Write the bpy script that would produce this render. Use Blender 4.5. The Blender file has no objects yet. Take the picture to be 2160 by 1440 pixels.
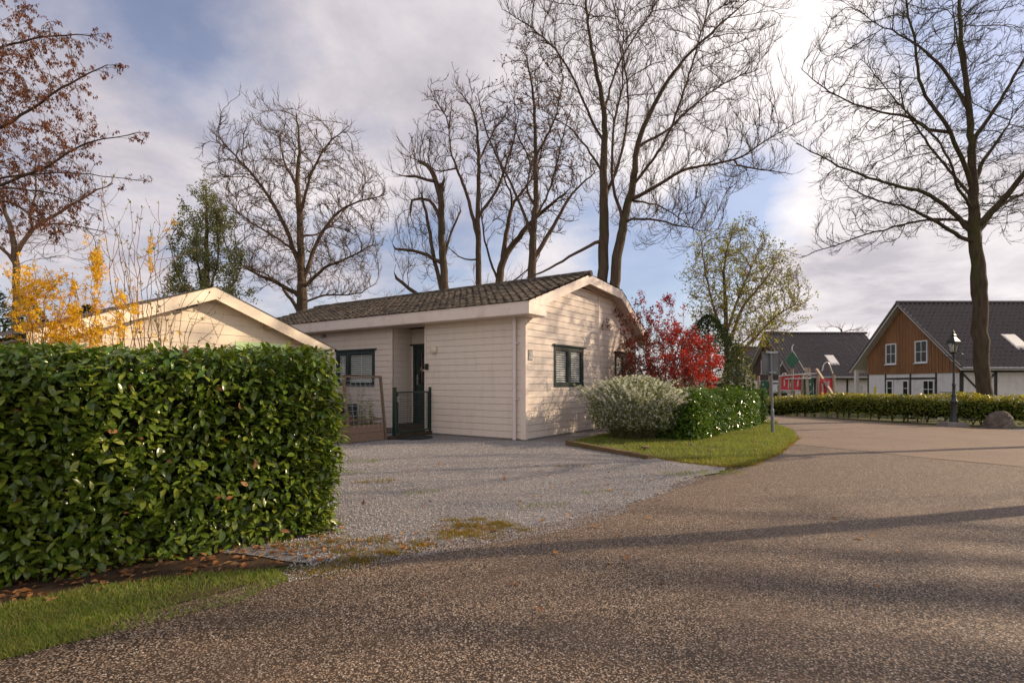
import bpy, math, random
import numpy as np
from mathutils import Vector, Matrix, kdtree
from mathutils.geometry import tessellate_polygon

random.seed(7)
RNG = np.random.default_rng(11)
R = math.radians
SC = bpy.context.scene
COL = SC.collection
# ---------------------------------------------------------------- camera geometry (2160 px wide survey of the place)
F, H, CX, HY = 1155.0, 1.2, 1080.0, 808.0


def G(px, py, z=0.0):
    Y = F * (H - z) / (py - HY)
    return np.array(((px - CX) / F * Y, Y, z))


def P(px, py, Y):
    return np.array(((px - CX) / F * Y, Y, H + (HY - py) / F * Y))


# ---------------------------------------------------------------- object helpers
def tag(o, label=None, cat=None, group=None, kind=None):
    if label: o['label'] = label
    if cat: o['category'] = cat
    if group: o['group'] = group
    if kind: o['kind'] = kind
    return o


def thing(name, label, cat, loc=(0, 0, 0), rotz=0.0, group=None):
    o = bpy.data.objects.new(name, None)
    o.empty_display_size = 0.2
    COL.objects.link(o)
    o.location = loc
    o.rotation_euler = (0, 0, rotz)
    return tag(o, label, cat, group)


def copy_tree(o, parent=None):
    c = o.copy()
    COL.objects.link(c)
    c.parent = parent
    for ch in list(o.children):
        copy_tree(ch, c)
    return c


def nrm(a):
    a = np.asarray(a, float)
    return a / np.maximum(np.linalg.norm(a, axis=-1, keepdims=True), 1e-9)


class MB:
    """collects geometry blocks, then links them as one mesh object"""

    def __init__(s):
        s.b = []
        s.n = 0

    def add(s, V, Fs):
        V = np.asarray(V, float).reshape(-1, 3)
        Fs = np.asarray(Fs, int)
        s.b.append((V, Fs + s.n))
        s.n += len(V)
        return s

    def quad(s, a, b, c, d):
        return s.add([a, b, c, d], [[0, 1, 2, 3]])

    def box(s, x0, x1, y0, y1, z0, z1, M=None):
        V = np.array([(x, y, z) for z in (z0, z1) for y in (y0, y1) for x in (x0, x1)], float)
        if M is not None:
            V = V @ np.array(M[0]).T + np.array(M[1])
        return s.add(V, [[0, 2, 3, 1], [4, 5, 7, 6], [0, 1, 5, 4], [2, 6, 7, 3], [0, 4, 6, 2], [1, 3, 7, 5]])

    def bar(s, p, q, w, h, up=(0, 0, 1)):
        p, q = np.array(p, float), np.array(q, float)
        d = nrm(q - p)
        u = np.array(up, float)
        if abs(d @ u) > .98: u = np.array((0, 1., 0))
        a = nrm(np.cross(d, u)); b = np.cross(a, d)
        V = [e + a * w / 2 * i + b * h / 2 * j for e in (p, q) for i, j in ((-1, -1), (1, -1), (1, 1), (-1, 1))]
        return s.add(V, [[0, 3, 2, 1], [4, 5, 6, 7], [0, 1, 5, 4], [1, 2, 6, 5], [2, 3, 7, 6], [3, 0, 4, 7]])

    def tube(s, pts, rad, sides=6, cap=True):
        pts = np.asarray(pts, float)
        n = len(pts)
        rad = np.broadcast_to(np.asarray(rad, float), (n,))
        T = np.gradient(pts, axis=0)
        T = nrm(T)
        ref = np.array((1.0, 0, 0)) if abs(T[0][2]) > .8 else np.array((0, 0, 1.0))
        A = np.empty_like(pts)
        a = nrm(np.cross(T[0], ref))
        for i in range(n):
            a = a - T[i] * (a @ T[i])
            a = a / max(np.linalg.norm(a), 1e-9)
            A[i] = a
        B = np.cross(T, A)
        th = np.arange(sides) * 2 * math.pi / sides
        ring = (np.cos(th)[None, :, None] * A[:, None] + np.sin(th)[None, :, None] * B[:, None]) * rad[:, None, None]
        V = (pts[:, None] + ring).reshape(-1, 3)
        i = np.arange(n - 1)[:, None] * sides
        k = np.arange(sides)[None]
        k2 = (k + 1) % sides
        Fs = np.stack([i + k, i + k2, i + sides + k2, i + sides + k], -1).reshape(-1, 4)
        s.add(V, Fs)
        if cap and sides > 2:
            for e in (0, n - 1):
                s.add(np.vstack([V[e * sides:(e + 1) * sides]]), [list(range(sides))])
        return s

    def cyl(s, p, q, r, sides=12):
        return s.tube([p, q], [r, r] if np.isscalar(r) else r, sides)

    def lathe(s, prof, sides=16, c=(0, 0, 0), ph=0.0):
        th = np.arange(sides) * 2 * math.pi / sides + ph
        V = np.array([(c[0] + r * math.cos(t), c[1] + r * math.sin(t), c[2] + z) for r, z in prof for t in th])
        n = len(prof)
        i = np.arange(n - 1)[:, None] * sides
        k = np.arange(sides)[None]; k2 = (k + 1) % sides
        s.add(V, np.stack([i + k, i + k2, i + sides + k2, i + sides + k], -1).reshape(-1, 4))
        s.add(V[:sides], [list(range(sides))])
        s.add(V[-sides:], [list(range(sides))])
        return s

    def prism(s, poly, f0, f1):
        """poly: 2-D outline; f0, f1 map (u,v) to the two faces"""
        n = len(poly)
        A = np.array([f0(u, v) for u, v in poly]); B = np.array([f1(u, v) for u, v in poly])
        s.add(np.vstack([A, B]), [[i, (i + 1) % n, n + (i + 1) % n, n + i] for i in range(n)])
        tri = tessellate_polygon([[Vector((u, v, 0)) for u, v in poly]])
        s.add(A, tri); s.add(B, tri)
        return s

    def build(s, name, mat, parent=None, smooth=False, loc=None):
        me = bpy.data.meshes.new(name)
        V = np.concatenate([b[0] for b in s.b])
        loops = np.concatenate([b[1].ravel() for b in s.b])
        cnt = np.concatenate([np.full(len(b[1]), b[1].shape[1]) for b in s.b])
        if loc is not None: V = V - np.asarray(loc, float)
        me.vertices.add(len(V)); me.vertices.foreach_set('co', V.astype(np.float32).ravel())
        me.loops.add(len(loops)); me.loops.foreach_set('vertex_index', loops.astype(np.int32))
        st = np.concatenate([[0], np.cumsum(cnt)[:-1]])
        me.polygons.add(len(cnt)); me.polygons.foreach_set('loop_start', st.astype(np.int32))
        me.update(calc_edges=True)
        me.polygons.foreach_set('use_smooth', np.full(len(cnt), bool(smooth)))
        me.validate()
        for m in (mat if isinstance(mat, (list, tuple)) else [mat]):
            me.materials.append(m)
        o = bpy.data.objects.new(name, me)
        COL.objects.link(o)
        if parent is not None: o.parent = parent
        if loc is not None and parent is None: o.location = loc
        return o


def part(mb, name, mat, parent, smooth=False, label=None):
    o = mb.build(name, mat, parent, smooth)
    if label: o['label'] = label
    return o


def part_each(mb, name, mat, parent, smooth=False):
    """every collected piece becomes a part of its own"""
    for Vb, Fb in mb.b:
        m = MB(); m.add(Vb, Fb - Fb.min()); m.build(name, mat, parent, smooth)


# ---------------------------------------------------------------- materials
class NT:
    def __init__(s, name):
        s.m = bpy.data.materials.new(name)
        s.m.use_nodes = True
        s.t = s.m.node_tree
        s.t.nodes.clear()
        s.out = s.n('ShaderNodeOutputMaterial')

    def n(s, typ, **kw):
        nd = s.t.nodes.new(typ)
        for k, v in kw.items():
            if k.startswith('i_'):
                key = k[2:].replace('_', ' ')
                nd.inputs[int(key) if key.isdigit() else key].default_value = v
            else:
                setattr(nd, k, v)
        return nd

    def l(s, a, b):
        s.t.links.new(a, b)

    def ramp(s, fac, stops, interp='LINEAR'):
        r = s.n('ShaderNodeValToRGB')
        r.color_ramp.interpolation = interp
        e = r.color_ramp.elements
        e[0].position, e[0].color = stops[0][0], (*stops[0][1], 1)
        e[1].position, e[1].color = stops[-1][0], (*stops[-1][1], 1)
        for p, c in stops[1:-1]:
            x = e.new(p); x.color = (*c, 1)
        if fac is not None: s.l(fac, r.inputs[0])
        return r.outputs[0]

    def mix(s, fac, a, b, blend='MIX'):
        m = s.n('ShaderNodeMix', data_type='RGBA', blend_type=blend)
        for k, v in ((0, fac), (6, a), (7, b)):
            if hasattr(v, 'links'): s.l(v, m.inputs[k])
            elif k == 0: m.inputs[0].default_value = v
            else: m.inputs[k].default_value = (*v, 1)
        return m.outputs[2]

    def math(s, op, a, b=0.0, clamp=False):
        m = s.n('ShaderNodeMath', operation=op, use_clamp=clamp)
        for k, v in ((0, a), (1, b)):
            if hasattr(v, 'links'): s.l(v, m.inputs[k])
            else: m.inputs[k].default_value = v
        return m.outputs[0]

    def coord(s, scale=(1, 1, 1), which='Object'):
        tc = s.n('ShaderNodeTexCoord')
        mp = s.n('ShaderNodeMapping')
        mp.inputs['Scale'].default_value = scale
        s.l(tc.outputs[which], mp.inputs[0])
        return mp.outputs[0]

    def noise(s, vec, scale, detail=4, rough=.55, dist=0.0):
        nz = s.n('ShaderNodeTexNoise')
        nz.inputs['Scale'].default_value = scale; nz.inputs['Detail'].default_value = detail
        nz.inputs['Roughness'].default_value = rough; nz.inputs['Distortion'].default_value = dist
        if vec is not None: s.l(vec, nz.inputs['Vector'])
        return nz.outputs[0]

    def bump(s, h, strength=.3, dist=.01):
        b = s.n('ShaderNodeBump')
        b.inputs['Strength'].default_value = strength; b.inputs['Distance'].default_value = dist
        s.l(h, b.inputs['Height'])
        return b.outputs[0]

    def bsdf(s, col, rough=.6, spec=.5, metal=0.0, nor=None, coat=0.0):
        b = s.n('ShaderNodeBsdfPrincipled')
        for key, v in (('Base Color', col), ('Roughness', rough), ('Specular IOR Level', spec), ('Metallic', metal)):
            if hasattr(v, 'links'): s.l(v, b.inputs[key])
            else: b.inputs[key].default_value = (*v, 1) if isinstance(v, tuple) else v
        if nor is not None: s.l(nor, b.inputs['Normal'])
        if coat: b.inputs['Coat Weight'].default_value = coat
        return b

    def done(s, sh):
        s.l(sh.outputs[0] if hasattr(sh, 'outputs') else sh, s.out.inputs[0])
        return s.m


def surf(name, c1, c2, scale=6, rough=.6, bump=.15, bscale=40, spec=.4, stretch=(1, 1, 1), metal=0.0, c3=None, s3=1.3):
    t = NT(name)
    v = t.coord(stretch)
    c = t.mix(t.ramp(t.noise(v, scale, 5), [(.3, (0, 0, 0)), (.7, (1, 1, 1))]), c1, c2)
    if c3 is not None:
        c = t.mix(t.ramp(t.noise(v, s3, 6, .65), [(.52, (0, 0, 0)), (.68, (1, 1, 1))]), c, c3)
    nor = t.bump(t.noise(v, bscale, 5, .65), bump, .03 if name.startswith('bark') else .01) if bump else None
    return t.done(t.bsdf(c, rough, spec, metal, nor))


def leafmat(name, cols, rough=.35, spec=.5, trans=.25, tcol=None):
    t = NT(name)
    g = t.n('ShaderNodeNewGeometry')
    n = len(cols)
    c = t.ramp(g.outputs['Random Per Island'], [(i / max(n - 1, 1), k) for i, k in enumerate(cols)])
    b = t.bsdf(c, rough, spec)
    if trans <= 0: return t.done(b)
    tr = t.n('ShaderNodeBsdfTranslucent')
    t.l(t.mix(1.0, c, tcol or (1.6, 1.5, .7), 'MULTIPLY'), tr.inputs[0])
    mx = t.n('ShaderNodeMixShader', i_0=trans)
    t.l(b.outputs[0], mx.inputs[1]); t.l(tr.outputs[0], mx.inputs[2])
    return t.done(mx)


def glassmat(name, tint=(.9, .95, .95), refl=1.0):
    t = NT(name)
    lw = t.n('ShaderNodeLayerWeight'); lw.inputs[0].default_value = .5
    tr = t.n('ShaderNodeBsdfTransparent'); tr.inputs[0].default_value = (*tint, 1)
    gl = t.n('ShaderNodeBsdfGlossy'); gl.inputs['Roughness'].default_value = .015
    mx = t.n('ShaderNodeMixShader')
    t.l(t.math('ADD', t.math('MULTIPLY', t.math('POWER', lw.outputs['Facing'], 4.0), .9), .10 * refl, True), mx.inputs[0])
    t.l(tr.outputs[0], mx.inputs[1]); t.l(gl.outputs[0], mx.inputs[2])
    return t.done(mx)


def boardmat(name, c, dirt, rough=.5):
    """painted boards: faint grain along the board, weather marks, grime streaks"""
    t = NT(name)
    v = t.coord((1, 1, 14)); v0 = t.coord()
    g = t.noise(v, 5, 5)
    col = t.mix(t.ramp(g, [(.25, (0, 0, 0)), (.8, (1, 1, 1))]), tuple(x * .9 for x in c), c)
    vs = t.coord((3, 3, .5))
    st = t.ramp(t.noise(vs, 2.2, 6, .6), [(.5, (0, 0, 0)), (.78, (.5, .5, .5))])
    col = t.mix(st, col, dirt)
    return t.done(t.bsdf(col, rough, .35, nor=t.bump(t.noise(t.coord((4, 4, 30)), 6, 5), .12, .004)))


def asphalt(name, base, stones, scale, tint=1.0, wear=(.05, .04, .035), wamt=.7, thr=.36):
    t = NT(name)
    v = t.coord()
    vo = t.n('ShaderNodeTexVoronoi', feature='F1'); vo.inputs['Scale'].default_value = scale
    vo.inputs['Randomness'].default_value = 1.0
    # stones are wobbly: distort the lookup
    nz = t.n('ShaderNodeTexNoise'); nz.inputs['Scale'].default_value = scale * 1.2; nz.inputs['Detail'].default_value = 2
    t.l(v, nz.inputs['Vector'])
    va = t.n('ShaderNodeVectorMath', operation='MULTIPLY_ADD')
    t.l(nz.outputs['Color'], va.inputs[0]); va.inputs[1].default_value = (.6 / scale,) * 3; t.l(v, va.inputs[2])
    t.l(va.outputs[0], vo.inputs['Vector'])
    sp = t.n('ShaderNodeSeparateColor'); t.l(vo.outputs['Color'], sp.inputs[0])
    sc = t.ramp(sp.outputs[0], stones, 'CONSTANT')
    sc = t.mix(.35, sc, t.ramp(sp.outputs[2], stones))
    # which cells show a clean stone
    show = t.math('GREATER_THAN', sp.outputs[1], thr)
    core = t.ramp(vo.outputs['Distance'], [(.40, (1, 1, 1)), (.60, (0, 0, 0))])
    m = t.math('MULTIPLY', show, core)
    big = t.noise(v, .55, 6, .6)
    lo = t.mix(t.ramp(big, [(.35, (0, 0, 0)), (.65, (1, 1, 1))]), base, tuple(b * 1.45 for b in base))
    col = t.mix(m, lo, sc)
    worn = t.ramp(t.noise(v, 1.1, 8, .72), [(.46, (0, 0, 0)), (.70, (wamt,) * 3)])
    col = t.mix(worn, col, wear)
    stain = t.ramp(t.noise(t.coord((.5, 1.6, 1)), .9, 8, .7), [(.56, (0, 0, 0)), (.74, (.5, .5, .5))])
    col = t.mix(stain, col, tuple(b * .8 for b in base))
    nor = t.bump(t.math('ADD', t.math('MULTIPLY', m, .6), t.math('MULTIPLY', t.noise(v, scale * 2, 3), .5)), .9, .008)
    return t.done(t.bsdf(col, .62, .35, nor=nor))


M = {}
M['asphalt'] = asphalt('asphalt', (.034, .022, .014),
                       [(0, (.15, .105, .075)), (.16, (.26, .18, .12)), (.36, (.19, .145, .115)), (.52, (.34, .24, .16)), (.68, (.30, .15, .07)),
                        (.76, (.42, .33, .24)), (.90, (.56, .46, .36)), (.965, (.74, .64, .54))], 104, wear=(.15, .10, .066), wamt=.45, thr=.16)
M['asphalt_far'] = asphalt('asphalt_far', (.13, .09, .06),
                           [(0, (.17, .122, .086)), (.3, (.29, .205, .14)), (.6, (.22, .165, .125)), (.85, (.40, .31, .24))], 95, wear=(.225, .158, .108))
M['gravel'] = asphalt('gravel', (.10, .097, .10),
                      [(0, (.21, .20, .215)), (.25, (.34, .325, .325)), (.5, (.27, .26, .265)), (.7, (.44, .42, .405)), (.86, (.54, .51, .475)), (.95, (.38, .31, .24))],
                      74, wear=(.21, .175, .145), thr=.22)
M['gravel_far'] = M['gravel']
M['stone_bits'] = leafmat('stone_bits', [(.18, .175, .185), (.36, .345, .345), (.26, .25, .255), (.48, .455, .44), (.32, .265, .225), (.56, .53, .50)], .7, .3, 0)
M['soil'] = surf('soil', (.045, .028, .018), (.085, .055, .035), 9, .95, .9, 60, .1, c3=(.05, .06, .02))
M['ground'] = surf('ground', (.06, .075, .022), (.10, .09, .04), 3, .95, .8, 50, .1, c3=(.07, .05, .03))
M['turf'] = surf('turf', (.05, .05, .02), (.085, .08, .03), 14, .95, .8, 90, .1, c3=(.075, .055, .03), s3=4)
def grassmat(name, cols, dry, dry2):
    m = leafmat(name, cols, .5, .3, .35)
    t = NT.__new__(NT); t.m = m; t.t = m.node_tree
    b = [n for n in t.t.nodes if n.type == 'BSDF_PRINCIPLED'][0]
    src = b.inputs['Base Color'].links[0].from_socket
    k = t.ramp(t.noise(t.coord(), 2.6, 6, .7), [(.50, (0, 0, 0)), (.74, (.8, .8, .8))])
    t.l(t.mix(k, src, t.mix(t.noise(t.coord(), 19, 3), dry, dry2)), b.inputs['Base Color'])
    return m


M['grass'] = grassmat('grass_blades', [(.10, .17, .018), (.16, .25, .03), (.22, .28, .045), (.28, .27, .09), (.09, .15, .015), (.30, .24, .12)], (.24, .20, .07), (.13, .17, .03))
M['moss'] = leafmat('moss_blades', [(.16, .13, .02), (.26, .17, .02), (.10, .12, .02), (.34, .2, .03)], .7, .2, .3)
M['dry'] = leafmat('dry_leaf', [(.22, .09, .03), (.32, .15, .05), (.14, .06, .03), (.42, .24, .10), (.26, .11, .05)], .7, .2, .2)
M['laurel'] = leafmat('laurel_leaf', [(.038, .070, .010), (.080, .132, .014), (.145, .20, .022), (.055, .098, .012), (.23, .265, .035), (.095, .15, .016)], .26, .55, .2)
M['laurel_pale'] = leafmat('laurel_young', [(.07, .14, .018), (.11, .19, .024), (.05, .11, .014), (.14, .22, .035)], .22, .6, .22)
M['hedge_core'] = surf('hedge_core', (.010, .014, .005), (.022, .024, .010), 12, .95, .5, 40, .1)  # near-black fill stands in for the shade between leaves
M['beech'] = leafmat('privet_leaf', [(.075, .12, .014), (.13, .165, .016), (.18, .20, .024), (.09, .14, .016), (.26, .25, .03)], .3, .5, .3)
M['beech_tip'] = leafmat('privet_tip', [(.34, .30, .03), (.42, .33, .03), (.28, .28, .035), (.45, .30, .03)], .4, .4, .35)
M['bark'] = surf('bark', (.075, .052, .035), (.13, .095, .065), 7, .9, .9, 22, .15, (1, 1, .25), c3=(.055, .06, .022))
M['bark_oak'] = surf('bark_oak', (.055, .04, .028), (.11, .085, .06), 9, .92, 1.0, 16, .15, (1.4, 1.4, .3), c3=(.075, .085, .02), s3=1.1)
M['bark_pale'] = surf('bark_pale', (.14, .10, .07), (.22, .165, .11), 9, .9, .8, 26, .15, (1, 1, .3), c3=(.11, .10, .05))
M['twig'] = surf('twig', (.085, .055, .038), (.13, .088, .06), 3, .85, 0, 10, .2)
M['twig_warm'] = surf('twig_warm', (.17, .10, .065), (.25, .16, .105), 3, .8, 0, 10, .25)
M['copper'] = leafmat('copper_leaf', [(.10, .042, .024), (.15, .063, .032), (.21, .09, .045), (.12, .048, .03)], .6, .3, .35, (1.6, 1.1, .8))
M['oakleaf'] = leafmat('oak_leaf', [(.12, .065, .035), (.2, .11, .05), (.28, .15, .06)], .6, .3, .3, (1.5, 1.1, .8))
M['bud'] = leafmat('bud_leaf', [(.22, .24, .035), (.30, .30, .05), (.17, .20, .035), (.34, .32, .07)], .45, .4, .35)
M['bud_grey'] = leafmat('grey_leaf', [(.15, .17, .065), (.20, .215, .09), (.27, .275, .14), (.11, .13, .05)], .45, .4, .3)
M['evergreen'] = leafmat('evergreen', [(.016, .035, .010), (.03, .055, .014), (.045, .07, .02), (.02, .04, .012)], .45, .4, .15)
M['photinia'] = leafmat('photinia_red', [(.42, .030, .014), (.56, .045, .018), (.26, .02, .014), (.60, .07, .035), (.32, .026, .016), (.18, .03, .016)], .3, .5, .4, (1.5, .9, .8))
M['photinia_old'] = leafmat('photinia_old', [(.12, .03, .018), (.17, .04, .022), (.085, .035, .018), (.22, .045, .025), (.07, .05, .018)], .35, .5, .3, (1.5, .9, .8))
M['blossom'] = leafmat('white_blossom', [(.80, .79, .72), (.86, .85, .80), (.74, .74, .66), (.84, .83, .76)], .6, .2, .3, (1, 1, .95))
M['spirea'] = leafmat('spirea_leaf', [(.10, .14, .04), (.15, .19, .055), (.20, .23, .075), (.08, .11, .03)], .5, .3, .35)
M['forsythia'] = leafmat('forsythia_flower', [(.76, .44, .012), (.82, .50, .015), (.68, .35, .010), (.86, .58, .035)], .5, .3, .35, (1.2, 1.05, .5))
M['pansy'] = leafmat('pansy', [(.12, .05, .30), (.2, .08, .42), (.45, .06, .2), (.5, .4, .5)], .6, .2, .2, (1, 1, 1))
M['board'] = boardmat('painted_boards', (.75, .65, .565), (.55, .46, .38))
M['board_sun'] = M['board']
M['trim'] = surf('painted_trim', (.74, .635, .565), (.69, .585, .515), 4, .45, .08, 30, .4, c3=(.60, .50, .425), s3=2.2)
M['cream'] = boardmat('cream_boards', (.80, .67, .51), (.68, .55, .40))
M['cream_trim'] = surf('cream_trim', (.82, .70, .54), (.76, .64, .49), 3, .5, .08, 30, .4, c3=(.66, .54, .40), s3=2.5)
M['cream_wood'] = surf('cream_wood', (.45, .34, .22), (.36, .26, .16), 4, .7, .1, 30, .2)
M['pvc'] = surf('pvc', (.70, .60, .57), (.66, .57, .54), 5, .35, .0, 30, .5)


def tilemat(name, c1, c2, lichen, amount, rough):
    t = NT(name)
    v = t.coord()
    c = t.mix(t.noise(v, 9, 5), c1, c2)
    if amount > 0:
        k = t.ramp(t.noise(v, 7, 8, .7), [(.5 - amount * .18, (0, 0, 0)), (.68, (1, 1, 1))])
        c = t.mix(k, c, lichen)
    return t.done(t.bsdf(c, rough, .5, nor=t.bump(t.noise(v, 45, 5), .3, .01)))


M['tile'] = tilemat('old_roof_tile', (.024, .018, .014), (.052, .039, .03), (.19, .145, .09), .35, .85)
M['tile_new'] = tilemat('glazed_roof_tile', (.062, .049, .046), (.085, .068, .064), (.1, .1, .1), 0, .36)
M['green_paint'] = surf('dark_green_paint', (.010, .022, .020), (.018, .035, .030), 10, .45, .15, 40, .5, c3=(.03, .055, .045), s3=6)
M['green_metal'] = surf('green_powder_coat', (.008, .030, .022), (.012, .038, .028), 8, .35, .05, 50, .5)
M['black_metal'] = surf('black_metal', (.010, .012, .014), (.018, .020, .022), 8, .48, .05, 40, .6)
M['grey_metal'] = surf('galvanised', (.30, .31, .33), (.38, .39, .41), 12, .4, .05, 60, .5, metal=.6)
M['sign_back'] = surf('sign_back', (.12, .125, .13), (.16, .165, .17), 5, .5, .05, 40, .4, metal=.2)
M['pole_paint'] = surf('pole_paint', (.15, .165, .19), (.20, .215, .24), 8, .45, .05, 40, .4)
M['wire'] = surf('green_wire', (.012, .028, .022), (.02, .035, .03), 6, .5, 0, 10, .4)
M['wire_pale'] = surf('zinc_wire', (.38, .40, .44), (.46, .48, .52), 6, .4, 0, 10, .5, metal=.5)
M['wood_old'] = surf('weathered_wood', (.14, .10, .068), (.20, .15, .105), 5, .85, .4, 30, .2, (1, 1, 9), c3=(.2, .15, .11))
M['wood_box'] = surf('planter_wood', (.20, .13, .088), (.28, .19, .135), 5, .85, .4, 30, .2, (3, 3, 9), c3=(.26, .18, .13))
M['wood_dark'] = surf('dark_sleeper', (.045, .032, .022), (.085, .06, .04), 6, .9, .5, 30, .2, (2, 2, 6), c3=(.06, .055, .02))
M['wood_beam'] = surf('mossy_beam', (.10, .065, .035), (.16, .105, .06), 8, .9, .6, 40, .2, c3=(.10, .10, .025), s3=4)
M['plinth'] = surf('concrete', (.20, .18, .165), (.28, .255, .235), 10, .9, .5, 50, .2)
M['dark_inside'] = surf('dark_room', (.012, .011, .010), (.02, .018, .016), 3, .9, 0, 10, .1)
M['blind'] = surf('white_blind', (.80, .77, .73), (.84, .81, .77), 5, .5, 0, 30, .3)
M['glass'] = glassmat('window_glass')
M['glass_far'] = glassmat('far_glass', (.8, .85, .85), .35)
M['lamp_glass'] = glassmat('lantern_glass', (.92, .95, .93))
M['opal'] = surf('opal_cover', (.62, .55, .42), (.68, .60, .47), 4, .35, 0, 30, .5)
M['plate_dark'] = surf('number_plate', (.16, .14, .13), (.3, .27, .25), 60, .5, .1, 80, .4)
M['white_paint'] = surf('white_paint', (.72, .71, .70), (.64, .63, .62), 8, .5, .05, 40, .4)
M['stucco'] = surf('white_stucco', (.72, .685, .655), (.64, .605, .58), 3, .85, .3, 60, .2, c3=(.56, .52, .49))


def claddingmat(name, c1, c2):
    t = NT(name)
    v = t.coord((1, 7, .18))
    c = t.mix(t.ramp(t.noise(v, 3.2, 6, .75), [(.3, (0, 0, 0)), (.7, (1, 1, 1))]), c1, c2)
    big = t.noise(t.coord((1, 1, 1)), .7, 4)
    c = t.mix(t.ramp(big, [(.4, (0, 0, 0)), (.7, (.6, .6, .6))]), c, tuple(x * .62 for x in c1))
    return t.done(t.bsdf(c, .6, .3, nor=t.bump(t.noise(v, 9, 4), .4, .01)))


M['cladding'] = claddingmat('larch_cladding', (.165, .07, .024), (.33, .152, .052))
M['cladding_shaded'] = claddingmat('shaded_cladding', (.055, .027, .017), (.085, .042, .026))  # shade on the gable boards put into a darker wood colour
M['timber'] = surf('dark_timber', (.028, .026, .026), (.05, .046, .044), 6, .7, .2, 30, .3)
M['fascia_brown'] = surf('brown_fascia', (.05, .03, .02), (.08, .05, .035), 6, .7, .1, 30, .3)
M['zinc'] = surf('zinc_gutter', (.34, .34, .33), (.42, .42, .41), 6, .45, .05, 30, .5, metal=.4)
M['barge'] = surf('pale_barge', (.62, .58, .54), (.54, .50, .47), 4, .5, .05, 30, .3)
M['skylight'] = surf('skylight_blind', (.80, .78, .74), (.74, .72, .69), 4, .4, 0, 30, .5)
M['red_panel'] = surf('red_panel', (.62, .022, .05), (.54, .018, .045), 5, .4, .03, 30, .5)
M['green_panel'] = surf('green_panel', (.012, .10, .055), (.018, .12, .065), 5, .4, .03, 30, .5)
M['play_post'] = surf('play_post', (.30, .22, .16), (.38, .29, .22), 6, .7, .2, 40, .3, (1, 1, .3))
M['play_steel'] = surf('play_steel', (.55, .52, .50), (.62, .6, .57), 6, .35, 0, 30, .5, metal=.4)
M['cutout'] = surf('pale_cutout', (.62, .56, .5), (.55, .5, .45), 6, .6, 0, 30, .3)
M['car_paint'] = surf('grey_car_paint', (.20, .205, .22), (.22, .225, .24), 3, .22, 0, 30, .6, metal=.5)
M['rubber'] = surf('rubber', (.015, .015, .016), (.025, .025, .026), 8, .8, .1, 50, .3)
M['rock'] = surf('boulder', (.075, .06, .05), (.15, .12, .10), 5, .85, 1.0, 14, .25, c3=(.24, .2, .16), s3=3)
M['crate'] = surf('blue_crate', (.018, .022, .05), (.028, .032, .07), 6, .5, .05, 40, .4)
M['mat'] = surf('rubber_mat', (.022, .024, .026), (.04, .042, .044), 20, .85, .6, 90, .2)
M['green_board'] = surf('pale_green_board', (.28, .42, .2), (.34, .48, .24), 4, .5, .05, 30, .3, (1, 1, 1), c3=(.42, .5, .22), s3=5)
M['stump'] = surf('cut_wood', (.20, .14, .09), (.28, .2, .13), 14, .9, .4, 40, .2)
M['rust'] = surf('rusty_iron', (.10, .055, .035), (.17, .09, .05), 14, .8, .4, 60, .3)
M['yellow_mark'] = surf('yellow_plate', (.62, .52, .04), (.55, .46, .04), 6, .5, 0, 30, .3)

# ---------------------------------------------------------------- scattered leaves, blades, stones
T_LEAF8 = (np.array([(0, -.03, 0), (0, 0, -.01), (0, .03, 0), (.3, -.42, .05), (.3, 0, 0), (.3, .42, .05), (.62, -.46, .02), (.62, 0, -.035), (.62, .46, .02),
                     (.86, -.26, -.05), (.86, 0, -.085), (.86, .26, -.05), (1, 0, -.14)]),
           [[0, 1, 4, 3], [1, 2, 5, 4], [3, 4, 7, 6], [4, 5, 8, 7], [6, 7, 10, 9], [7, 8, 11, 10]], [[9, 10, 12], [10, 11, 12]])
T_LEAF4 = (np.array([(0, 0, 0), (.4, -.5, .06), (.45, 0, -.03), (.4, .5, .06), (1, 0, -.08)]), [[0, 2, 1, 1], [0, 3, 2, 2]], [[0, 1, 2], [0, 2, 3], [1, 4, 2], [2, 4, 3]])
T_LEAF4 = (T_LEAF4[0], None, T_LEAF4[2])
T_LEAF2 = (np.array([(0, 0, 0), (.45, -.5, .05), (1, 0, 0), (.45, .5, .05)]), [[0, 1, 2, 3]], None)
T_BLADE = (np.array([(0, -.5, 0), (0, .5, 0), (.55, -.35, .06), (.55, .35, .06), (1, 0, .25)]), [[0, 1, 3, 2]], [[2, 3, 4]])
T_STONE = (np.array([(.5, 0, 0), (-.5, .1, 0), (0, .5, .05), (.05, -.45, 0), (.05, 0, .42), (0, 0, -.4)]), None,
           [[0, 2, 4], [2, 1, 4], [1, 3, 4], [3, 0, 4], [2, 0, 5], [1, 2, 5], [3, 1, 5], [0, 3, 5]])
_fl = []
_ff = []
for _k in range(4):
    _a = _k * math.pi / 2
    _c, _s = math.cos(_a), math.sin(_a)
    for _u, _w in ((0, 0), (.5, -.22), (1, 0), (.5, .22)):
        _fl.append((_u * _c - _w * _s, _u * _s + _w * _c, .25 * _u))
    _ff.append([_k * 4, _k * 4 + 1, _k * 4 + 2, _k * 4 + 3])
T_FLOWER = (np.array(_fl), _ff, None)


def rdir(n):
    return nrm(RNG.normal(size=(n, 3)))


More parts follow.
